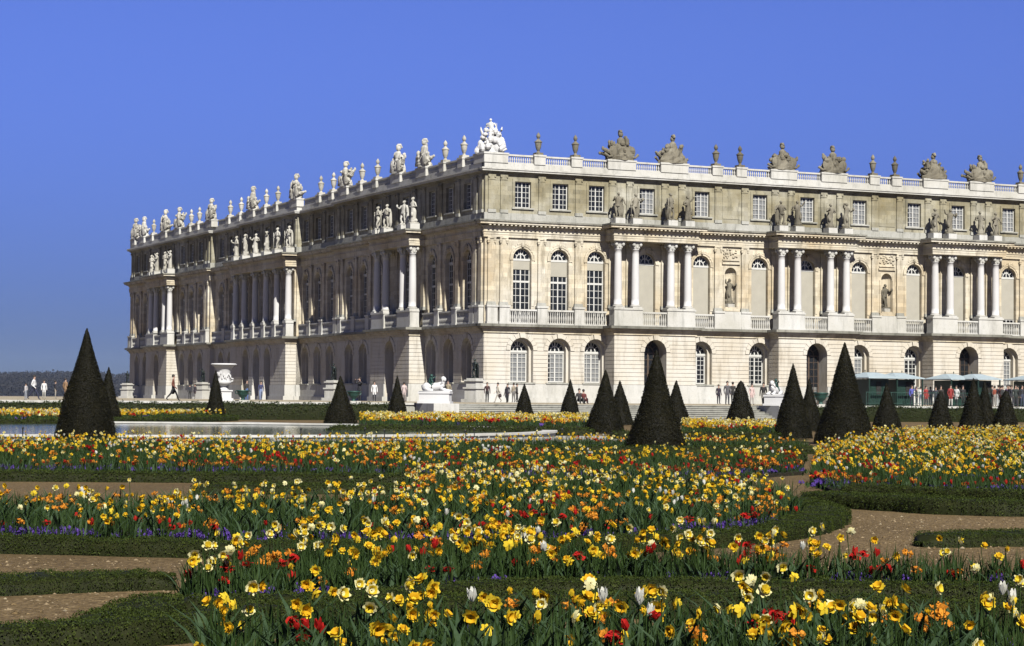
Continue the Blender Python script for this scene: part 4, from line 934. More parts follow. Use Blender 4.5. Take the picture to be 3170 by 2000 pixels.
people = [  # px, height in px, pose, turn, top, legs, label
 (106, 78, 'walk', 1.4, (.75,.75,.74), (.03,.035,.07), 'person in a white jacket and navy trousers walking by the terrace hedge'),
 (81, 53, 'stand', 1.2, (.55,.52,.52), (.30,.32,.36), 'child in pale grey clothes beside the person in the white jacket'),
 (137, 56, 'coat', .3, (.78,.77,.75), (.5,.48,.42), 'person in a pale coat standing far out on the open terrace'),
 (172, 56, 'stand', 2., (.03,.03,.04), (.35,.32,.27), 'person in a black top and beige trousers before the distant wood'),
 (203, 65, 'coat', 2.5, (.33,.20,.11), (.12,.10,.08), 'person in a tan coat beside the tall left yew cone'),
 (537, 79, 'walk', -1.45, (.17,.055,.035), (.015,.015,.018), 'man in a rust-brown jacket and black trousers striding past the shaded front'),
 (588, 46, 'stand', .5, (.04,.04,.05), (.03,.03,.03), 'person in black at the foot of the pedestal behind the marble vase'),
 (604, 46, 'coat', -.8, (.05,.04,.05), (.3,.28,.25), 'person in a dark coat by the bronze statue behind the marble vase'),
 (764, 62, 'stand', 1., (.05,.045,.04), (.10,.17,.36), 'person in a dark top and blue jeans behind the green bronze vase'),
 (808, 60, 'stride', .2, (.05,.055,.13), (.22,.27,.42), 'person in a navy jacket walking before the six-column portico'),
 (1113, 78, 'photo', 2.6, (.025,.025,.03), (.02,.02,.025), 'person in black lifting both arms to take a picture'),
 (1159, 61, 'coat', .2, (.78,.77,.75), (.03,.03,.035), 'person in a long white coat and black trousers before the near portico'),
 (1251, 60, 'coat', .4, (.62,.50,.47), (.3,.25,.22), 'person in a pale pink coat behind the small yew cone by the sphinx'),
 (1371, 66, 'stand', .3, (.02,.02,.022), (.02,.02,.022), 'person all in black beside a companion in a tan coat'),
 (1387, 66, 'coat', -.4, (.36,.30,.20), (.025,.025,.03), 'person in a long tan coat beside a companion all in black'),
 (1447, 57, 'walk', 1.2, (.03,.022,.022), (.03,.028,.028), 'person in dark clothes walking before the corner statue pedestal'),
 (1508, 62, 'stand', .1, (.06,.025,.025), (.025,.022,.022), 'person in maroon and black standing at the palace corner'),
 (1541, 62, 'walk', -1., (.70,.64,.52), (.42,.38,.32), 'person in cream carrying a dark bag near the palace corner'),
 (1571, 58, 'coat', -.5, (.035,.03,.04), (.03,.03,.03), 'person in a black coat before the first ground-floor window'),
 (1590, 59, 'stand', .6, (.33,.28,.21), (.2,.19,.18), 'person in a khaki jacket before the first ground-floor window'),
 (1793, 60, 'sit', .3, (.04,.035,.035), (.03,.03,.03), 'person in dark clothes sitting on the ground behind the steps'),
 (1806, 60, 'sit', -.4, (.16,.04,.035), (.03,.03,.035), 'person in a dark red top sitting on the ground behind the steps'),
 (2224, 61, 'stand', .4, (.03,.02,.035), (.025,.02,.03), 'person in black and plum standing left of the bushy yew'),
 (2251, 73, 'coat', .2, (.11,.105,.11), (.03,.03,.035), 'person in a grey coat at the head of the steps'),
 (2268, 70, 'stand', -.4, (.045,.04,.035), (.03,.03,.03), 'person in dark clothes half hidden by the bushy yew'),
 (2327, 66, 'coat', .5, (.68,.50,.46), (.45,.4,.36), 'person in a pale pink coat beside the right-hand sphinx'),
 (2363, 79, 'stride', .1, (.025,.022,.022), (.16,.15,.13), 'person in a black jacket walking down the steps with grey trousers'),
 (2390, 50, 'stand', -.2, (.24,.21,.12), (.5,.52,.54), 'child in an olive top at the right end of the steps'),
 (2402, 44, 'stand', .8, (.72,.7,.68), (.3,.3,.32), 'small child in white at the right end of the steps'),
 (2822, 66, 'point', .5, (.10,.11,.42), (.03,.03,.05), 'person in a bright blue top raising an arm behind the crowd barrier'),
 (2790, 56, 'stand', .9, (.5,.5,.5), (.1,.1,.12), 'person in grey in the queue next to the bright blue top'),
 (2806, 58, 'stand', -.9, (.05,.07,.07), (.05,.05,.06), 'person in dark green in the queue next to the bright blue top'),
 (2850, 58, 'stand', .1, (.62,.62,.6), (.1,.13,.2), 'person in pale grey in the queue left of the red jackets'),
 (2866, 62, 'coat', .6, (.36,.04,.035), (.05,.05,.06), 'person in a red jacket in the queue behind the barrier'),
 (2880, 60, 'stand', -.6, (.6,.58,.55), (.2,.2,.25), 'person in beige in the queue behind the red jacket'),
 (2912, 64, 'stand', .1, (.05,.04,.035), (.05,.04,.04), 'person with dark clothes above the low round yew'),
 (2942, 66, 'coat', .3, (.30,.035,.03), (.62,.60,.55), 'person in a dark red jacket and white trousers by the kiosk'),
 (2960, 63, 'coat', -.7, (.74,.73,.70), (.06,.06,.06), 'person in a long white coat reaching towards the kiosk'),
 (2980, 64, 'stand', .2, (.03,.03,.03), (.03,.03,.03), 'person in black between the kiosk and a tall yew cone'),
 (3078, 66, 'stand', .5, (.28,.07,.04), (.3,.28,.25), 'person in a rust top in the crowd right of the kiosks'),
 (3090, 66, 'stand', -.5, (.04,.035,.05), (.6,.6,.6), 'person with dark top and white trousers in the crowd'),
 (3103, 68, 'coat', .9, (.05,.05,.05), (.03,.03,.03), 'person in a black coat in the crowd behind the low yew'),
 (3118, 66, 'stand', .3, (.10,.05,.13), (.04,.04,.06), 'person in a purple top in the crowd right of the kiosks'),
 (3131, 66, 'stand', -.2, (.05,.05,.06), (.05,.05,.06), 'person in charcoal at the edge of the crowd'),
 (3143, 68, 'coat', .1, (.035,.045,.04), (.04,.04,.05), 'person in a dark green coat at the edge of the crowd'),
 (3163, 68, 'stand', .5, (.03,.03,.035), (.05,.06,.1), 'person in black and denim past the crowd'),
 (2836, 60, 'stand', 1.1, (.06,.05,.05), (.05,.05,.06), 'person in dark brown right of the bright blue top'),
 (2896, 61, 'coat', -.3, (.04,.045,.06), (.05,.05,.06), 'person in a dark blue coat by the low round yew'),
 (3070, 66, 'stand', 1.5, (.05,.05,.045), (.05,.045,.04), 'person in dark olive left of the rust top'),
 (3097, 67, 'coat', 2.2, (.12,.05,.04), (.04,.04,.04), 'person in a brown-red coat in the middle of the crowd'),
 (3124, 67, 'stand', -1.2, (.03,.03,.04), (.04,.04,.05), 'person in black behind the purple top'),
 (3150, 66, 'stand', 2., (.04,.035,.03), (.06,.055,.05), 'person in dark brown at the far right of the crowd'),
 (1600, 60, 'coat', 1.5, (.05,.045,.045), (.04,.04,.04), 'person in a dark coat right of the khaki jacket'),
 (1426, 55, 'stand', .2, (.04,.04,.045), (.05,.05,.06), 'person in dark clothes near the corner arcade'),
 (1410, 55, 'coat', -.5, (.06,.05,.045), (.04,.04,.045), 'person in a brown coat near the corner arcade'),
]
for px, hp, pose, rz, top, legs, lab in people:
    child = 'child' in lab; ht = 1.15 if child else 1.72
    D = ht*F_PX/hp if not (child or 'sit' == pose) else {81: 146, 2390: 150, 2402: 150}.get(px, 150)
    D = max(D, 137 + (px-1800)*.0105 if px > 500 else 128)
    me, hair = POSE[pose]; o_ = link('person', me); x, y = AT(px, D); z = TZ
    if px == 2363:
        D = 145.5; x, y = AT(px, D); v = UV(x, y)[1]; z = max(0, TZ*(1 - math.floor((EDGE_V-v)/.40+1)/nst)) if v < EDGE_V else TZ
    o_.location = (x, y, z); o_.rotation_euler = (0, 0, rz + PI*(px % 3 == 0)); k = ht/1.72*random.uniform(.97, 1.04); o_.scale = (k, k, k)
    for i, c in ((1, top), (2, legs)):
        o_.material_slots[i].link = 'OBJECT'; o_.material_slots[i].material = cloth(c)
    o_.material_slots[0].link = 'OBJECT'; o_.material_slots[0].material = SKIN
    h_ = link('hair', hair, o_)
    if 'bag' in lab or px == 537:
        b_ = MB().lathe([(.06,-.16),(.12,-.13),(.13,0),(.10,.12),(.05,.15)], n=10).tube([(-.07,0,.12),(-.06,0,.32),(.06,0,.32),(.07,0,.12)], .012, 5).build('bag', cloth((.05, .03, .03)))
        q = Matrix.Rotation(o_.rotation_euler.z, 3, 'Z') @ Vector((.30, .05, .62)); b_.location = Vector((x, y, z)) + q*k
        tag(b_, 'dark shoulder bag carried by the %s' % ('striding man in the rust-brown jacket' if px == 537 else 'person in cream near the palace corner'), 'bag')
    tag(o_, lab, 'person', 'visitors on the terrace')

# ================================================================== GARDEN
def arr(l): return np.array(l, dtype=np.float64)
def leaf_cards(P, Nn, size, rng, flat=.5):
    """one quad per point, turned about the surface normal"""
    k = len(P); t = rng.normal(size=(k, 3)); n = Nn*flat + rng.normal(size=(k, 3))*(1-flat); n /= np.linalg.norm(n, axis=1)[:, None]
    a = np.cross(n, t); a /= np.linalg.norm(a, axis=1)[:, None]; b = np.cross(n, a)
    s = size*rng.uniform(.6, 1.3, (k, 1))
    V = np.stack([P - a*s*.5, P + b*s*.32, P + a*s*.5, P - b*s*.32], 1).reshape(-1, 3)
    return V, np.arange(4*k).reshape(k, 4)
def resample(pts, step):
    pts = arr(pts); d = np.linalg.norm(np.diff(pts, axis=0), axis=1); L = np.concatenate([[0], np.cumsum(d)]); n = max(2, int(L[-1]/step)+1)
    t = np.linspace(0, L[-1], n); return np.stack([np.interp(t, L, pts[:, i]) for i in range(pts.shape[1])], 1)
def smooth_path(pts, it=2):
    p = arr(pts)
    for _ in range(it):
        q = [p[0]]
        for a, b in zip(p, p[1:]): q += [a*.75+b*.25, a*.25+b*.75]
        q.append(p[-1]); p = arr(q)
    return p
def hedge(path, w, h, lab, leaf, dens, mat='box', name='box_hedge', group='low box hedges of the parterre', cap=True):
    """clipped hedge: dark core with a skin of small leaves"""
    p = resample(smooth_path(path), max(.12, leaf*3)); k = len(p); rng = np.random.default_rng(abs(hash(lab)) % 99991 if False else int(sum(ord(c) for c in lab)))
    d = np.gradient(p, axis=0); d /= np.linalg.norm(d, axis=1)[:, None]; nr = np.stack([d[:, 1], -d[:, 0]], 1)
    wv = w if hasattr(w, '__len__') else [w]*2; wid = np.interp(np.linspace(0, 1, k), np.linspace(0, 1, len(wv)), wv)
    wid = wid*(1 + .07*np.sin(np.arange(k)*.9 + rng.random()*6) + rng.normal(0, .03, k))
    if cap: e = max(2, int(.5*wid[0]/np.linalg.norm(p[1]-p[0]))); f = np.sqrt(np.clip(1-((e-np.minimum(np.arange(k), np.arange(k)[::-1]))/e).clip(0)**2, .02, 1)); wid = wid*f
    hh = h*(1 + rng.normal(0, .05, k) + .04*np.sin(np.arange(k)*.23+rng.random()*6))*(np.sqrt(f) if cap else 1)
    sec = [(-.5, 0), (-.5, .55), (-.44, .88), (-.3, 1.0), (.3, 1.0), (.44, .88), (.5, .55), (.5, 0)]
    V = []; 
    for i in range(k):
        for s_, z in sec: V.append((p[i, 0]+nr[i, 0]*s_*wid[i]*.94, p[i, 1]+nr[i, 1]*s_*wid[i]*.94, z*hh[i]*.96 - .02*(z == 0)))
    V = arr(V); ns = len(sec); Fc = []
    for i in range(k-1):
        for j in range(ns-1): Fc.append((i*ns+j, i*ns+j+1, (i+1)*ns+j+1, (i+1)*ns+j))
    Fc.append((0, 1, 6, 7)); Fc.append(tuple((k-1)*ns+j for j in (0, 1, 6, 7))); Fc = np.array(Fc)
    # leaves over the skin
    L = np.linalg.norm(np.diff(p, axis=0), axis=1).sum(); perim = np.mean(wid) + 2*h; nl = int(L*perim*dens)
    ti = rng.random(nl)*(k-1); i0 = ti.astype(int).clip(0, k-2); fr = (ti-i0)[:, None]
    c = p[i0]*(1-fr)+p[i0+1]*fr; nn = nr[i0]; ww = wid[i0]*(1-fr[:, 0])+wid[i0+1]*fr[:, 0]; hv = hh[i0]
    q = rng.random(nl)*perim; top = q < np.mean(wid); sd = np.where(q < np.mean(wid)+h, -1., 1.)
    lat = np.where(top, rng.uniform(-.5, .5, nl), sd*.5); zz = np.where(top, 1., rng.uniform(.02, 1, nl)**.8)
    rnd = np.where(~top & (zz > .85), (zz-.85)*.5, 0); lat -= np.sign(lat)*rnd
    zz = np.where(top & (np.abs(lat) > .4), 1-(np.abs(lat)-.4)*.8, zz)
    P = np.column_stack([c + nn*(lat*ww)[:, None], zz*hv]); Nn = np.column_stack([nn*np.where(top, 0, sd)[:, None], np.where(top, 1., .15)])
    P += rng.normal(0, leaf*.5, P.shape); P[:, 2] = P[:, 2].clip(.005)
    LV, LF = leaf_cards(P, Nn, leaf, rng)
    o0 = P0_ = arr([p[:, 0].mean(), p[:, 1].mean(), 0]); 
    Vall = np.vstack([V, LV]) - o0; Fall = np.vstack([Fc, LF+len(V)])
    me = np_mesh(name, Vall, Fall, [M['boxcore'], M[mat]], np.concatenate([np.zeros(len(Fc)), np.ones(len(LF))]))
    o = link(name, me); o.location = o0; tag(o, lab, 'hedge', group); return o
def GP(l): return [G(x, y) for x, y in l]

hedge(GP([(-140,1709),(150,1712),(450,1720),(800,1728),(1250,1728),(1700,1722),(2050,1702),(2330,1682),(2480,1655),(2535,1618),(2500,1585),(2440,1572)]), [.42,.42,.44,.5,.8,.5], .145, 'long box hedge curling round the broad middle flower bed to a rounded end', .015, 5200)
hedge(GP([(598,1532),(800,1527),(1100,1527),(1450,1535),(1750,1552),(2000,1575)]), .75, .14, 'box hedge along the back of the broad middle flower bed', .022, 2400)
hedge(GP([(-140,1488),(300,1491),(700,1494),(1100,1498),(1500,1502),(1850,1512),(2060,1528)]), .55, .16, 'straight box hedge in front of the long yellow and red bed', .026, 2000)
hedge(GP([(-140,1836),(120,1829),(330,1822),(470,1822),(540,1828)]), [.75,.7,.55,.25], .115, 'crescent of box tapering to a point on the brown gravel', .012, 8000)
hedge(GP([(-140,2022),(150,2012),(420,1992),(700,1968),(1000,1945),(1350,1918),(1800,1905),(2300,1910),(2750,1925),(3300,1950)]), .40, .15, 'nearest box hedge running behind the front daffodils', .014, 6500)
hedge(GP([(250,2000),(380,1965),(460,1930),(505,1898)]), [.25,.4,.42,.3], .14, 'short box hedge bending round the pointed end of the front bed', .014, 6500)
hedge(GP([(520,1925),(800,1920),(1150,1902),(1500,1868),(1900,1858),(2400,1862),(2850,1872),(3300,1885)]), .36, .15, 'box hedge edging the second flower row just behind the nearest hedge', .014, 6500)
hedge(GP([(2510,1560),(2610,1570),(2800,1580),(2950,1592),(3300,1598)]), [.5,.75,.75,.7], .19, 'wavy box hedge beyond the brown gravel opening', .020, 3000)
hedge(GP([(2590,1541),(2800,1546),(3000,1556),(3300,1566)]), .5, .19, 'box hedge between the gravel opening and the big yellow bed', .022, 2600)
hedge(GP([(2850,1694),(2960,1688),(3100,1684),(3300,1680)]), [.4,.75,.85,.85], .12, 'box hedge with a rounded tip at the edge of the gravel opening', .014, 5500)
hedge(GP([(1600,1408),(1900,1409),(2250,1408),(2510,1404)]), .9, .20, 'box hedge running behind the tall dark middle yew cone', .045, 420)
hedge(GP([(1440,1428),(1800,1430),(2200,1430),(2490,1427)]), .9, .20, 'box hedge parallel to the one behind the middle yew cone', .045, 420)
hedge(GP([(-160,1321),(250,1319),(520,1310),(705,1302)]), 1.6, .3, 'box hedge in front of the far yellow bed beyond the basin', .07, 160)
hedge(GP([(1005,1342),(1250,1344),(1550,1346),(1840,1350)]), 1.5, .3, 'box hedge in front of the yellow bed below the steps', .07, 180)
hedge(GP([(1880,1358),(2150,1360),(2420,1364)]), 1.2, .28, 'box hedge in front of the yellow bed right of the middle yew cone', .06, 200)
for px0, px1, lab in ((-260, 1245, 'tall clipped hedge against the terrace wall below the marble vase'), (2420, 3330, 'tall clipped hedge below the kiosk terrace')):
    pts = []
    for px in np.linspace(px0, px1, 6):
        lo, hi = 100., 200.
        for _ in range(40):
            md = (lo+hi)/2
            if UV(*AT(px, md))[1] < EDGE_V - 1.15: lo = md
            else: hi = md
        pts.append(AT(px, lo))
    hedge(pts, 1.2, .98, lab, .10, 120, 'tallhedge', 'clipped_hedge', 'tall hedges along the terrace wall', False)

# ------------------------------------------------------------------ yew cones
def cone(px, apex, D, hwp, lab, bulge=0.):
    x, y = AT(px, D); H = EYE.z + (HZ(px) - apex)*D/F_PX; r = hwp*D/F_PX; rng = np.random.default_rng(int(px))
    e = tag(empty('yew_cone', (x, y, 0)), lab, 'topiary', 'clipped yew cones'); e.rotation_euler = (rng.normal(0, .008), rng.normal(0, .008), 0)
    MB().lathe([(.10,-.05),(.07,.3),(.05,H*.5)], n=8).build('trunk', M['trunk'], e)
    def rad(t): return r*(1-t)**(1-.35*bulge)*(1 + .05*np.sin(t*9+px)) + .015
    k, n_ = 16, 22; V = []; Fc = []
    for j in range(k+1):
        t = j/k
        for i in range(n_): a = 2*PI*i/n_; q = rad(t)*.95*(1+rng.normal(0, .012)); V.append((q*math.cos(a), q*math.sin(a), .04+t*(H-.06)))
    for j in range(k):
        for i in range(n_): Fc.append((j*n_+i, j*n_+(i+1) % n_, (j+1)*n_+(i+1) % n_, (j+1)*n_+i))
    leaf = max(.024, .00062*D); area = PI*r*math.hypot(r, H); nl = int(min(26000, area/leaf**2*4))
    t = 1-np.sqrt(rng.random(nl)); a = rng.random(nl)*2*PI; q = rad(t)*(1+rng.normal(0, .022, nl))*(1+.025*np.sin(a*5+t*14+px)*np.cos(a*3-t*9)); 
    P = np.column_stack([q*np.cos(a), q*np.sin(a), .04+t*(H-.05)]); Nn = np.column_stack([np.cos(a), np.sin(a), np.full(nl, .3)])
    LV, LF = leaf_cards(P, Nn, leaf, rng, .6)
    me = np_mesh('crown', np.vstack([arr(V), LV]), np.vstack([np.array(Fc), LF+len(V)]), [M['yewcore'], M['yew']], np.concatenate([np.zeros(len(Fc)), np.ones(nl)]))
    link('crown', me, e)
for a in ((268, 1017, 57, 104, 'tall dark yew cone standing in the flowers before the basin'), (333, 1138, 104, 46, 'yew cone half hidden behind the tall cone by the basin'),
          (668, 1148, 126, 34, 'slim yew cone at the foot of the marble vase'), (1055, 1165, 104, 52, 'yew cone at the end of the far yellow bed below the photographer'),
          (1230, 1164, 127, 35, 'small yew cone left of the marble sphinx'), (1623, 1189, 127, 37, 'small yew cone below the first ground-floor window'),
          (1763, 1176, 127, 37, 'small yew cone below the second ground-floor window'), (1872, 1146, 88, 60, 'broad yew cone in front of a smaller cone below the third window'),
          (1919, 1179, 116, 44, 'yew cone peeping out between two broader cones'), (2030, 1084, 57.5, 90, 'tallest middle yew cone rising before the first portico doorway'),
          (2092, 1179, 116, 46, 'yew cone at the right shoulder of the tallest middle cone'), (2455, 1127, 78, 62, 'broad pointed yew cone right of the steps'),
          (2506, 1174, 98, 42, 'yew cone squeezed between two large cones'), (2614, 1061, 70, 90, 'tall sharp yew cone left of the kiosks'),
          (2745, 1188, 104, 46, 'yew cone in front of the closed kiosk counter'), (3012, 1172, 96, 50, 'yew cone before the kiosk by the portico doorway'),
          (3048, 1180, 114, 38, 'yew cone behind the one before the portico kiosk')): cone(*a)
cone(2293, 1180, 116, 45, 'bushy yew cone with a knobbly top on the steps', .9); cone(2910, 1213, 103, 40, 'low rounded yew in front of the queue', .9); cone(3110, 1208, 98, 42, 'low rounded yew in front of the crowd', .8)

# ------------------------------------------------------------------ flowers
PRN = random.Random(3)
def petal_ring(n_, r, w, cup, z0=0., ph=0.):
    """n petals, each two quads bent upwards; disc faces +z"""
    V = []; Fc = []
    for i in range(n_):
        a = 2*PI*i/n_ + ph + PRN.uniform(-.15, .15); c, s = math.cos(a), math.sin(a); o = len(V); r_ = r*PRN.uniform(.8, 1.12); cu = cup + r*PRN.uniform(-.25, .35); w_ = w*PRN.uniform(.75, 1.15); tw = PRN.uniform(-.25, .25)
        for rr, ww, zz in ((.12*r_, .25*w_, z0), (.6*r_, w_, z0+cu*.45), (r_, .25*w_, z0+cu)):
            for sg in (-1, 1): V.append((rr*c - sg*ww*s, rr*s + sg*ww*c, zz + sg*ww*tw))
        Fc += [(o, o+2, o+3, o+1), (o+2, o+4, o+5, o+3)]
    return V, Fc
def tmpl(*parts):
    V = []; Fc = []; mi = []
    for (v, f), m_ in parts:
        o = len(V); V += list(v); Fc += [tuple(i+o for i in q) for q in f]; mi += [m_]*len(f)
    return arr(V), np.array([q if len(q) == 4 else (*q, q[-1]) for q in Fc]), np.array(mi)
def rot(V, ax, an): M_ = np.array(Matrix.Rotation(an, 3, ax)); return [tuple(M_ @ np.array(v)) for v in V]
def cup_(r0, r1, h, n_=8, fr=0.):
    V = []
    for z, r in ((0, r0), (h*.7, (r0+r1)/2), (h, r1)):
        for i in range(n_): a = 2*PI*i/n_; q = r*(1+fr*(i % 2)*(z == h)); V.append((q*math.cos(a), q*math.sin(a), z))
    return V, [(j*n_+i, j*n_+(i+1) % n_, (j+1)*n_+(i+1) % n_, (j+1)*n_+i) for j in range(2) for i in range(n_)]
def blade(L, w, bend, az):
    V = []; 
    for t in (0, .35, .7, 1.):
        x = bend*L*t*t; z = L*(t - .22*bend*t*t); ww = w*(1-t**3)*(.7+.5*t) + .0005
        for sg in (-1, 1): V.append((x, sg*ww/2, z))
    return rot(V, 'Z', az), [(0,2,3,1),(2,4,5,3),(4,6,7,5)]
# heads: origin at the top of the stem, disc facing -y and a little up
def head_daff(kind, seed, lod):
    r = random.Random(seed); out_ = []
    col = {'yellow': (0, 1), 'pale': (0, 1)}[kind]
    R_ = r.uniform(.030, .040)
    a = petal_ring(6, R_, R_*.38, .010); out_.append((a, 0))
    if lod == 0:
        out_.append((petal_ring(6, R_*.92, R_*.36, .016, .003, .5), 0)); out_.append((cup_(.010, .021, .026, 8, .15), 1))
        if r.random() < .6: out_.append((petal_ring(6, R_*.6, R_*.22, .024, .008, .3), 1))
    else: out_.append((cup_(.010, .020, .022, 5), 1))
    V, Fc, mi = tmpl(*out_); V = arr(rot(V, 'X', PI/2*r.choice((.55, .8, .95, 1.15, 1.35)) + r.uniform(-.2, .2))); return V, Fc, mi
def head_tulip(lod):
    v, f = petal_ring(6, .026, .017, .055); v2 = [(x*(1.0 if z < .03 else .8), y*(1.0 if z < .03 else .8), z) for x, y, z in v]
    v3, f3 = petal_ring(3, .012, .014, .05, .002, .6); V, Fc, mi = tmpl(((v2, f), 0), ((v3, f3), 0)); return arr(rot(V, 'X', .25)), Fc, mi
def head_cluster(seed, n_=9, R_=.035, s=.014, tall=1.):
    r = random.Random(seed); parts = []
    for i in range(n_):
        v, f = petal_ring(4, s, s*.5, .004); v = rot(v, 'X', r.uniform(.2, 1.5)); v = rot(v, 'Z', r.uniform(0, 6.28)); c = (r.uniform(-1, 1)*R_, r.uniform(-1, 1)*R_, r.uniform(-.9, .9)*R_*tall)
        parts.append(([tuple(a+b for a, b in zip(p, c)) for p in v], f))
    V, Fc, mi = tmpl(*[(p, 0) for p in parts]); return V, Fc, mi
def stem_t(h, lean):
    V = []; n_ = 4
    for t in (0, .5, 1):
        for i in range(n_): a = 2*PI*i/n_; V.append((.0035*math.cos(a) + lean*h*t*t, .0035*math.sin(a), h*t))
    return V, [(j*n_+i, j*n_+(i+1) % n_, (j+1)*n_+(i+1) % n_, (j+1)*n_+i) for j in range(2) for i in range(n_)]
def inpoly(pts, poly):
    x, y = pts[:, 0], pts[:, 1]; ins = np.zeros(len(pts), bool); j = len(poly)-1
    for i in range(len(poly)):
        xi, yi = poly[i]; xj, yj = poly[j]
        c = ((yi > y) != (yj > y)) & (x < (xj-xi)*(y-yi)/(yj-yi+1e-12)+xi); ins ^= c; j = i
    return ins
def sample(poly, dens, rng):
    p = arr(poly); lo, hi = p.min(0), p.max(0); n_ = int((hi-lo).prod()*dens); q = rng.uniform(lo, hi, (n_, 2)); return q[inpoly(q, poly)]
def stamp(T, pos, rz, sc):
    """copies of template T at pos (k,3), turned rz, scaled sc"""
    V, Fc, mi = T; k = len(pos); c, s = np.cos(rz), np.sin(rz)
    x = V[None, :, 0]*c[:, None] - V[None, :, 1]*s[:, None]; y = V[None, :, 0]*s[:, None] + V[None, :, 1]*c[:, None]
    P = np.stack([x*sc[:, None], y*sc[:, None], np.broadcast_to(V[None, :, 2], x.shape)*sc[:, None]], 2) + pos[:, None, :]
    return P.reshape(-1, 3), (Fc[None] + (np.arange(k)*len(V))[:, None, None]).reshape(-1, 4), np.tile(mi, k)
KIND = ['yellow', 'pale', 'orange', 'red', 'white', 'purple']
SLOT = {'yellow': (0, 6), 'pale': (1, 0), 'orange': (2, 2), 'red': (3, 3), 'white': (4, 4), 'purple': (5, 5)}
FM = [M['petal_'+k] for k in ('yellow', 'pale', 'orange', 'red', 'white', 'purple', 'gold')] + [M['blade'], M['blue_blade']]
def remap(T, kind):
    V, Fc, mi = T; a, b = SLOT[kind]; return V, Fc, np.where(mi == 0, a, b)
HEADS = {}
for lod in (0, 1):
    HEADS['yellow', lod] = [remap(head_daff('yellow', i, lod), 'yellow') for i in range(6)]
    HEADS['pale', lod] = [remap(head_daff('pale', i+9, lod), 'pale') for i in range(5)]
    HEADS['red', lod] = [remap(head_tulip(lod), 'red'), remap(head_cluster(31, 7, .022, .03), 'red')]; HEADS['white', lod] = [remap(head_tulip(lod), 'white')]
    HEADS['orange', lod] = [remap(head_cluster(i, 12 if lod == 0 else 5, .032, .019 if lod == 0 else .026), 'orange') for i in range(2)]
    HEADS['purple', lod] = [remap(head_cluster(i+5, 12 if lod == 0 else 5, .045, .020 if lod == 0 else .03, .5), 'purple') for i in range(2)]
HT = {'yellow': (.20, .40), 'pale': (.24, .47), 'orange': (.18, .30), 'red': (.20, .30), 'white': (.22, .34), 'purple': (.05, .10)}
MIX = {'yellow': .43, 'pale': .24, 'orange': .11, 'red': .07, 'white': .03, 'purple': .12}
SING = []                                      # the nearest plants become things of their own
def flower_bed(name, poly_px, dens, lab, mound=0., lod=1, big=1., blades=5, mix=MIX, single=0., clump=.13, hs=1.):
    rng = np.random.default_rng(len(name)*7 + int(dens*10)); poly = GP(poly_px); P = sample(poly, dens, rng)
    if len(P) == 0: return
    kinds = rng.choice(KIND, len(P), p=[mix[k] for k in KIND])
    # clumps: bulbs come up in tufts of one colour, with gaps between
    nc = max(1, len(P)//5); cen = rng.permutation(len(P))[:nc]; mine = cen[rng.integers(0, nc, len(P))]; q = rng.random(len(P)) < .68; q[cen] = False
    P = np.where(q[:, None], P[mine] + rng.normal(0, clump, P.shape), P); kinds = np.where(q, kinds[mine], kinds); ok = inpoly(P, poly); P, kinds = P[ok], kinds[ok]
    Vs, Fs, Ms = [], [], []; off = 0
    def addm(r):
        nonlocal off
        Vs.append(r[0]); Fs.append(r[1]+off); Ms.append(r[2]); off += len(r[0])
    for k in KIND:
        I = np.where(kinds == k)[0]; lo, hi = HT[k]
        for h_i, T in enumerate(HEADS[k, lod]):
            J = I[h_i::len(HEADS[k, lod])]
            if len(J) == 0: continue
            hgt = rng.uniform(lo, hi, len(J))*hs; rz = np.where(rng.random(len(J)) < .7, rng.normal(.25, .9, len(J)), rng.uniform(-3.1, 3.1, len(J))); sc = rng.uniform(.85, 1.2, len(J))*big; lean = rng.normal(0, .03, (len(J), 2))
            pos = np.column_stack([P[J] + lean, mound + hgt])
            if single:
                for q in range(len(J)): SING.append((float(np.hypot(*P[J[q]])), k, h_i, tuple(P[J[q]]), float(hgt[q]), float(rz[q]), float(sc[q]), tuple(lean[q]), mound))
                continue
            addm(stamp(T, pos, rz, sc))
            if k != 'purple':                                   # stem
                b0 = np.column_stack([P[J], np.full(len(J), mound)]); w = .004*big
                S = np.stack([b0 + [-w, 0, 0], b0 + [w, 0, 0], pos + [w, 0, 0], pos + [-w, 0, 0]], 1).reshape(-1, 3)
                addm((S, np.arange(len(S)).reshape(-1, 4), np.full(len(J), 7)))
    # strap leaves
    nb = int(len(P)*blades*(1 if not single else 1)); B = sample(poly, dens*blades, rng); B3 = np.column_stack([B, np.full(len(B), mound)])
    grp = np.array_split(rng.permutation(len(B3)), 6)
    for g, I in enumerate(grp):
        v, f = blade(random.uniform(.20, .34)*hs, (.011 if g != 5 else .03)*big, random.uniform(.05, .5) if g != 5 else .7, 0.)
        T = (arr(v), np.array(f), np.full(3, 7 if g != 5 else 8)); addm(stamp(T, B3[I], rng.uniform(0, 6.28, len(I)), rng.uniform(.7, 1.2, len(I))))
    V = np.vstack(Vs); o0 = arr([V[:, 0].mean(), V[:, 1].mean(), 0])
    me = np_mesh(name, V - o0, np.vstack(Fs), FM, np.concatenate(Ms)); o = link(name, me); o.location = o0
    tag(o, lab, 'flower bed', kind='stuff')
    # bare soil of the bed
    b = MB(); pl = [(x-o0[0], y-o0[1], .010 + mound) for x, y in poly]; c = (sum(p[0] for p in pl)/len(pl), sum(p[1] for p in pl)/len(pl))
    b.add(pl, [tuple(range(len(pl)))]); b.add([(x, y, -.02) for x, y, _ in pl] + pl, [(i, (i+1) % len(pl), len(pl)+(i+1) % len(pl), len(pl)+i) for i in range(len(pl))])
    b.build('bed_soil', M['bedsoil'], o); return o
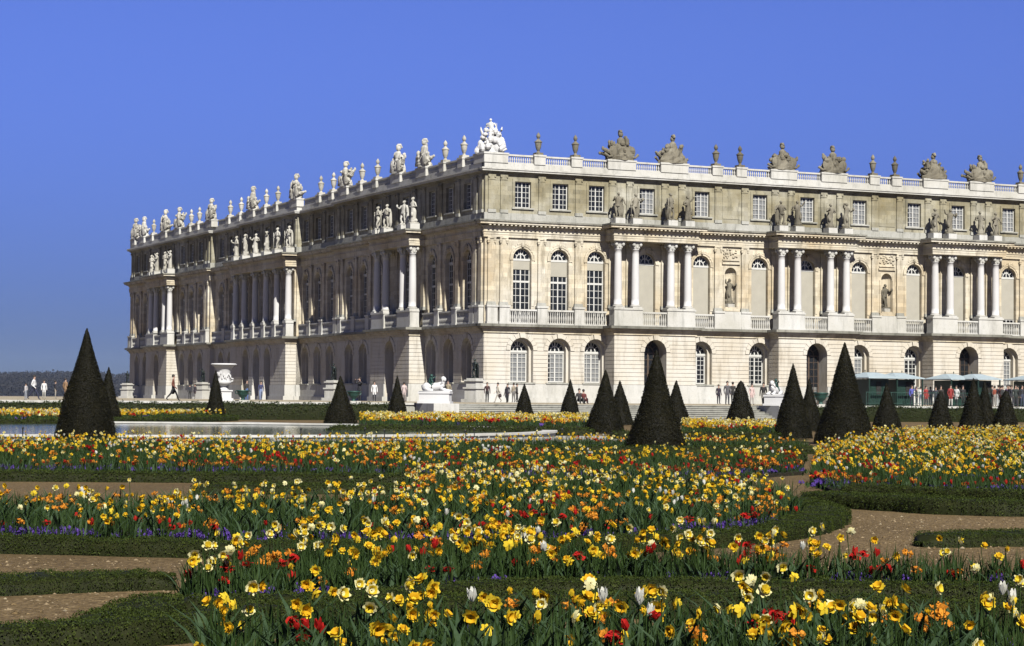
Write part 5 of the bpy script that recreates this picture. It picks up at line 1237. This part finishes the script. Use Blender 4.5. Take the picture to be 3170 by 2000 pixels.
far = {'yellow': .42, 'pale': .33, 'orange': .13, 'red': .08, 'white': .03, 'purple': .01}
flower_bed('daffodil_bed', [(-200,1297),(400,1296),(690,1296),(700,1301),(520,1307),(250,1314),(-200,1317)], 8, 'far bed of yellow daffodils with red flowers beyond the basin', .22, 1, 1.9, 2, far)
flower_bed('daffodil_bed', [(1112,1309),(1500,1310),(1835,1313),(1838,1340),(1500,1336),(1112,1333)], 9, 'bed of yellow daffodils below the grey garden steps', .22, 1, 1.7, 2, far)
flower_bed('daffodil_bed', [(2110,1330),(2425,1334),(2440,1356),(2110,1352)], 12, 'bed of yellow daffodils right of the tallest middle yew cone', .15, 1, 1.5, 3, far)
flower_bed('mixed_flower_bed', [(-200,1386),(700,1388),(1400,1388),(1950,1384),(2480,1388),(2510,1399),(1700,1400),(1430,1408),(1430,1432),(1800,1440),(2480,1438),(2490,1470),(2050,1505),(1500,1486),(900,1480),(-200,1472)], 7.5, 'long bed of yellow, red and purple spring flowers between basin and straight hedge', .05, 1, 1.0, 18, {'yellow': .36, 'pale': .24, 'orange': .13, 'red': .10, 'white': .05, 'purple': .12})
flower_bed('mixed_flower_bed', [(2690,1352),(3350,1345),(3350,1535),(3000,1545),(2800,1538),(2580,1530),(2510,1500),(2525,1420)], 11, 'big bed massed with yellow daffodils at the foot of the right-hand yews', .05, 1, .98, 14, {'yellow': .44, 'pale': .25, 'orange': .12, 'red': .07, 'white': .04, 'purple': .08})
flower_bed('mixed_flower_bed', [(-150,1600),(400,1597),(900,1592),(1300,1580),(1700,1592),(2050,1600),(2300,1580),(2460,1590),(2490,1615),(2440,1640),(2300,1662),(2030,1684),(1680,1704),(1250,1708),(800,1702),(450,1694),(-150,1682)], 15, 'broad middle bed of daffodils, red tulips and purple pansies edged with box', .02, 0, .88, 20)
flower_bed('mixed_flower_bed', [(1250,1520),(1500,1516),(1900,1526),(2300,1530),(2470,1560),(2400,1575),(2050,1580),(1700,1568),(1300,1560)], 16, 'pale daffodil patch behind the broad middle bed', .02, 0, .92, 12, {'yellow': .33, 'pale': .42, 'orange': .10, 'red': .06, 'white': .06, 'purple': .03})
NEAR = {'yellow': .50, 'pale': .25, 'orange': .08, 'red': .06, 'white': .03, 'purple': .08}
flower_bed('mixed_flower_bed', [(540,1888),(640,1830),(850,1800),(1200,1765),(1700,1765),(2100,1800),(2500,1818),(3300,1835),(3300,1862),(2850,1850),(2400,1842),(1900,1838),(1500,1846),(1150,1880),(800,1900),(560,1905)], 32, 'leafy second row of daffodils and tulips behind the nearest hedge', .02, 0, 1.0, 22, NEAR, 1., .10)
flower_bed('mixed_flower_bed', [(640,2040),(1000,2010),(1500,1992),(2200,1992),(2800,2000),(3150,2020),(3200,2170),(600,2170)], 26, 'leafy front row of daffodils nearest the box hedge', .0, 0, 1.05, 20, NEAR, 1., .09)
def pansy_edge(path, w, dens, lab, big=1., reds=.12):
    p = resample(smooth_path(GP(path)), .1); rng = np.random.default_rng(int(abs(path[0][0]))+len(path)); L = len(p)*.1; k = int(L*dens)
    ph = np.sin(np.arange(len(p))*.35) + np.sin(np.arange(len(p))*.13+1); I = rng.integers(0, len(p), k*2); I = I[rng.random(len(I)) < .35+.4*(ph[I] > 0)][:k]
    pos = np.column_stack([p[I] + rng.normal(0, w/2, (len(I), 2)), rng.uniform(.05, .13, len(I))]); Vs, Fs, Ms = [], [], []; off = 0
    kd = np.where(rng.random(len(I)) < reds, 'red', 'purple'); kd = np.where(rng.random(len(I)) < reds*.7, 'orange', kd)
    for kk in ('purple', 'red', 'orange'):
        for h_i, T in enumerate(HEADS[kk, 0]):
            J = np.where(kd == kk)[0][h_i::len(HEADS[kk, 0])]
            if len(J) == 0: continue
            q = pos[J].copy(); q[:, 2] += 0 if kk == 'purple' else .10
            r = stamp(T, q, rng.uniform(0, 6.28, len(J)), rng.uniform(.8, 1.25, len(J))*big); Vs.append(r[0]); Fs.append(r[1]+off); Ms.append(r[2]); off += len(r[0])
    v, f = blade(.09, .03, .8, 0.); n3 = len(I)*5; q = np.column_stack([p[rng.integers(0, len(p), n3)] + rng.normal(0, w/2, (n3, 2)), np.full(n3, .012)])
    r = stamp((arr(v), np.array(f), np.full(3, 7)), q, rng.uniform(0, 6.28, n3), rng.uniform(.7, 1.3, n3)); Vs.append(r[0]); Fs.append(r[1]+off); Ms.append(r[2])
    V = np.vstack(Vs); o0 = arr([V[:, 0].mean(), V[:, 1].mean(), 0]); o = link('pansy_border', np_mesh('pansy_border', V-o0, np.vstack(Fs), FM, np.concatenate(Ms))); o.location = o0; tag(o, lab, 'pansies', kind='stuff')
pansy_edge([(-150,1672),(450,1684),(800,1692),(1250,1698),(1680,1692),(2030,1674),(2300,1652),(2430,1630)], .22, 34, 'purple pansies along the front of the broad middle bed')
pansy_edge([(-150,1462),(900,1470),(1500,1476),(2050,1494),(2450,1464)], .5, 34, 'purple pansies along the front of the long bed by the straight hedge', 1.1, .3)
pansy_edge([(2540,1505),(2620,1520),(2800,1528),(3000,1535),(3320,1526)], .35, 34, 'purple pansies along the front of the big right-hand bed', 1.1, .25)
pansy_edge([(600,1890),(800,1890),(1150,1868),(1500,1836),(1900,1828),(2400,1832),(2850,1842),(3290,1852)], .12, 16, 'purple pansies and dark leaves behind the second box hedge', 1., .1)
# single plants of the two nearest rows
SING.sort(key=lambda q: q[0])
PARTM = {}
def plant_parts(kind, hi):
    key = (kind, hi)
    if key in PARTM: return PARTM[key]
    V, Fc, mi = HEADS[kind, 0][hi]; res = []
    for m_ in sorted(set(mi.tolist())):
        f = Fc[mi == m_]; us, inv = np.unique(f, return_inverse=True)
        nmp = {'yellow': {0: 'petals', 6: 'trumpet'}, 'pale': {1: 'petals', 0: 'trumpet'}}.get(kind, {}).get(m_, 'bloom')
        res.append((nmp, np_mesh(nmp, V[us], inv.reshape(f.shape), [FM[m_]])))
    PARTM[key] = res; return res
STEM = [MB().add(*stem_t(1., l)).mesh('stem', M['blade']) for l in (0., .03, -.03)]
LEAFM = []
for i in range(5):
    v, f = blade(.3, .013, .12+.1*i, 0.); LEAFM.append(MB().add(v, f).mesh('leaf', M['blade']))
v, f = blade(.22, .036, .75, 0.); TLEAF = MB().add(v, f).mesh('leaf', M['blue_blade'])
PN = {'yellow': ('daffodil', 'yellow daffodil with golden trumpet standing in the %s row of flowers', 'yellow daffodils'), 'pale': ('pale_daffodil', 'cream daffodil with yellow trumpet standing in the %s row of flowers', 'cream daffodils'),
      'orange': ('wallflower', 'orange wallflower in bloom in the %s row of flowers', 'orange wallflowers'), 'red': ('red_tulip', 'red tulip with broad grey-green leaf in the %s row of flowers', 'red tulips'),
      'white': ('white_tulip', 'white tulip with broad grey-green leaf in the %s row of flowers', 'white tulips'), 'purple': ('pansy_plant', 'low clump of purple pansies at the foot of the %s row of flowers', 'purple pansies')}
for D, k, hi, (x, y), hgt, rz, sc, lean, md in SING:
    nm, lab, grp = PN[k]; row = 'front' if D < 13.2 else 'second'
    e = empty(nm, (x, y, md), rz); tag(e, lab % row, nm.split('_')[-1] if nm != 'pansy_plant' else 'pansy', grp + ' of the %s row' % row)
    for pn, me in plant_parts(k, hi):
        o = link(pn, me, e); o.location = (0, 0, hgt); o.scale = (sc,)*3
    if k != 'purple': o = link('stem', STEM[random.randrange(3)], e); o.scale = (1, 1, hgt)
    for q in range(2 if k in ('yellow', 'pale') else 1):
        o = link('leaf', LEAFM[random.randrange(5)] if k in ('yellow', 'pale') else TLEAF, e); o.rotation_euler = (0, 0, random.uniform(0, 6.28)); o.scale = (random.uniform(.8, 1.2),)*3 if k != 'purple' else (.4, .6, .35)

# ------------------------------------------------------------------ loose stones on the gravel
rng = np.random.default_rng(11); PT = ((-150,1500),(3300,1500),(3300,2000),(-150,2000)); Q = sample(GP([(-150,1540),(620,1540),(620,1600),(-150,1600)]), 45, rng)
Q = np.vstack([Q, sample(GP([(-150,1722),(1000,1745),(1000,1830),(500,1960),(-150,1990)]), 130, rng), sample(GP([(2380,1590),(3300,1612),(3300,1830),(2300,1830),(2100,1715)]), 110, rng)])
oc = arr([(1,0,0),(-1,0,0),(0,1,0),(0,-1,0),(0,0,.7),(0,0,-.5)]); of = np.array([(0,2,4,4),(2,1,4,4),(1,3,4,4),(3,0,4,4)])
k = len(Q); sc = rng.gamma(2.2, .0036, k).clip(.004, .03); Vp = oc[None]*sc[:, None, None]*rng.uniform(.6, 1.4, (k, 1, 3)); an = rng.random(k)*6.28; c_, s_ = np.cos(an)[:, None], np.sin(an)[:, None]
Vp = np.stack([Vp[:, :, 0]*c_-Vp[:, :, 1]*s_ + Q[:, :1], Vp[:, :, 0]*s_+Vp[:, :, 1]*c_ + Q[:, 1:], Vp[:, :, 2]+.002], 2).reshape(-1, 3)
tri = np.array([(0,2,4),(2,1,4),(1,3,4),(3,0,4)]); Fp = (tri[None]+(np.arange(k)*6)[:, None, None]).reshape(-1, 3)
M['pebble_a'] = simple('tan_pebbles', (.30, .22, .12), .9, vary=.4, scale=30); M['pebble_b'] = simple('pale_pebbles', (.36, .29, .18), .9, vary=.3, scale=30)
me = np_mesh('loose_stones', Vp, Fp, [M['pebble_a'], M['pebble_b'], M['soil']], np.repeat(rng.choice([0, 1, 2], k, p=[.40, .025, .575]), 4)); tag(link('loose_stones', me), 'loose stones and clods scattered over the brown gravel', 'gravel', kind='stuff')

# ------------------------------------------------------------------ far wood and the hill that carries it
rng = np.random.default_rng(5); nx, ny = 60, 12; V = []; Fc = []
def hill_z(x, y): return -2 + 24*max(0, min(1, (y-2400)/900)) + 3.5*math.sin(x*.006+1) + 2.*math.sin(x*.017)
for j in range(ny+1):
    for i in range(nx+1): x, y = -2500 + 4000*i/nx, 2300 + 1700*j/ny; V.append((x, y, hill_z(x, y) if j else -3))
for j in range(ny):
    for i in range(nx): Fc.append((j*(nx+1)+i, j*(nx+1)+i+1, (j+1)*(nx+1)+i+1, (j+1)*(nx+1)+i))
me = np_mesh('hill', arr(V), np.array(Fc), [M['forest']]); tag(link('hill', me), kind='structure')
nt_ = 4200; tx = rng.uniform(-1350, -250, nt_); ty = rng.uniform(2400, 3500, nt_); cards = 44
C = np.column_stack([tx, ty, [hill_z(a, b) for a, b in zip(tx, ty)]]); Ht = rng.uniform(11, 17, nt_); Wd = rng.uniform(4.5, 7.5, nt_)
u = rng.normal(size=(nt_, cards, 3)); u /= np.linalg.norm(u, axis=2)[:, :, None]; u *= rng.random((nt_, cards, 1))**.4
P = C[:, None, :] + np.stack([u[:, :, 0]*Wd[:, None], u[:, :, 1]*Wd[:, None], Ht[:, None]*.58 + u[:, :, 2]*Ht[:, None]*.45], 2)
LV, LF = leaf_cards(P.reshape(-1, 3), u.reshape(-1, 3), 3.2, rng, .3)
me = np_mesh('distant_wood', LV, LF, [M['forest']]); tag(link('distant_wood', me), 'bare bluish wood covering the distant hill beyond the terrace', 'wood', kind='stuff')

# ------------------------------------------------------------------ the air
hz_m = bpy.data.materials.new('spring_air'); hz_m.use_nodes = True; hn = hz_m.node_tree; hn.nodes.clear()
ho = hn.nodes.new('ShaderNodeOutputMaterial'); hv = hn.nodes.new('ShaderNodeVolumePrincipled'); hv.inputs['Color'].default_value = (.62, .74, 1., 1); hv.inputs['Density'].default_value = .000032; hv.inputs['Anisotropy'].default_value = .1
hn.links.new(hv.outputs[0], ho.inputs['Volume'])
MATS['air'] = hz_m
hzo = MB().box(-2600, 1600, -50, 4150, -5, 75).build('haze', hz_m); tag(hzo, kind='stuff', label='thin blue haze in the air over the gardens and the distant wood', cat='haze')
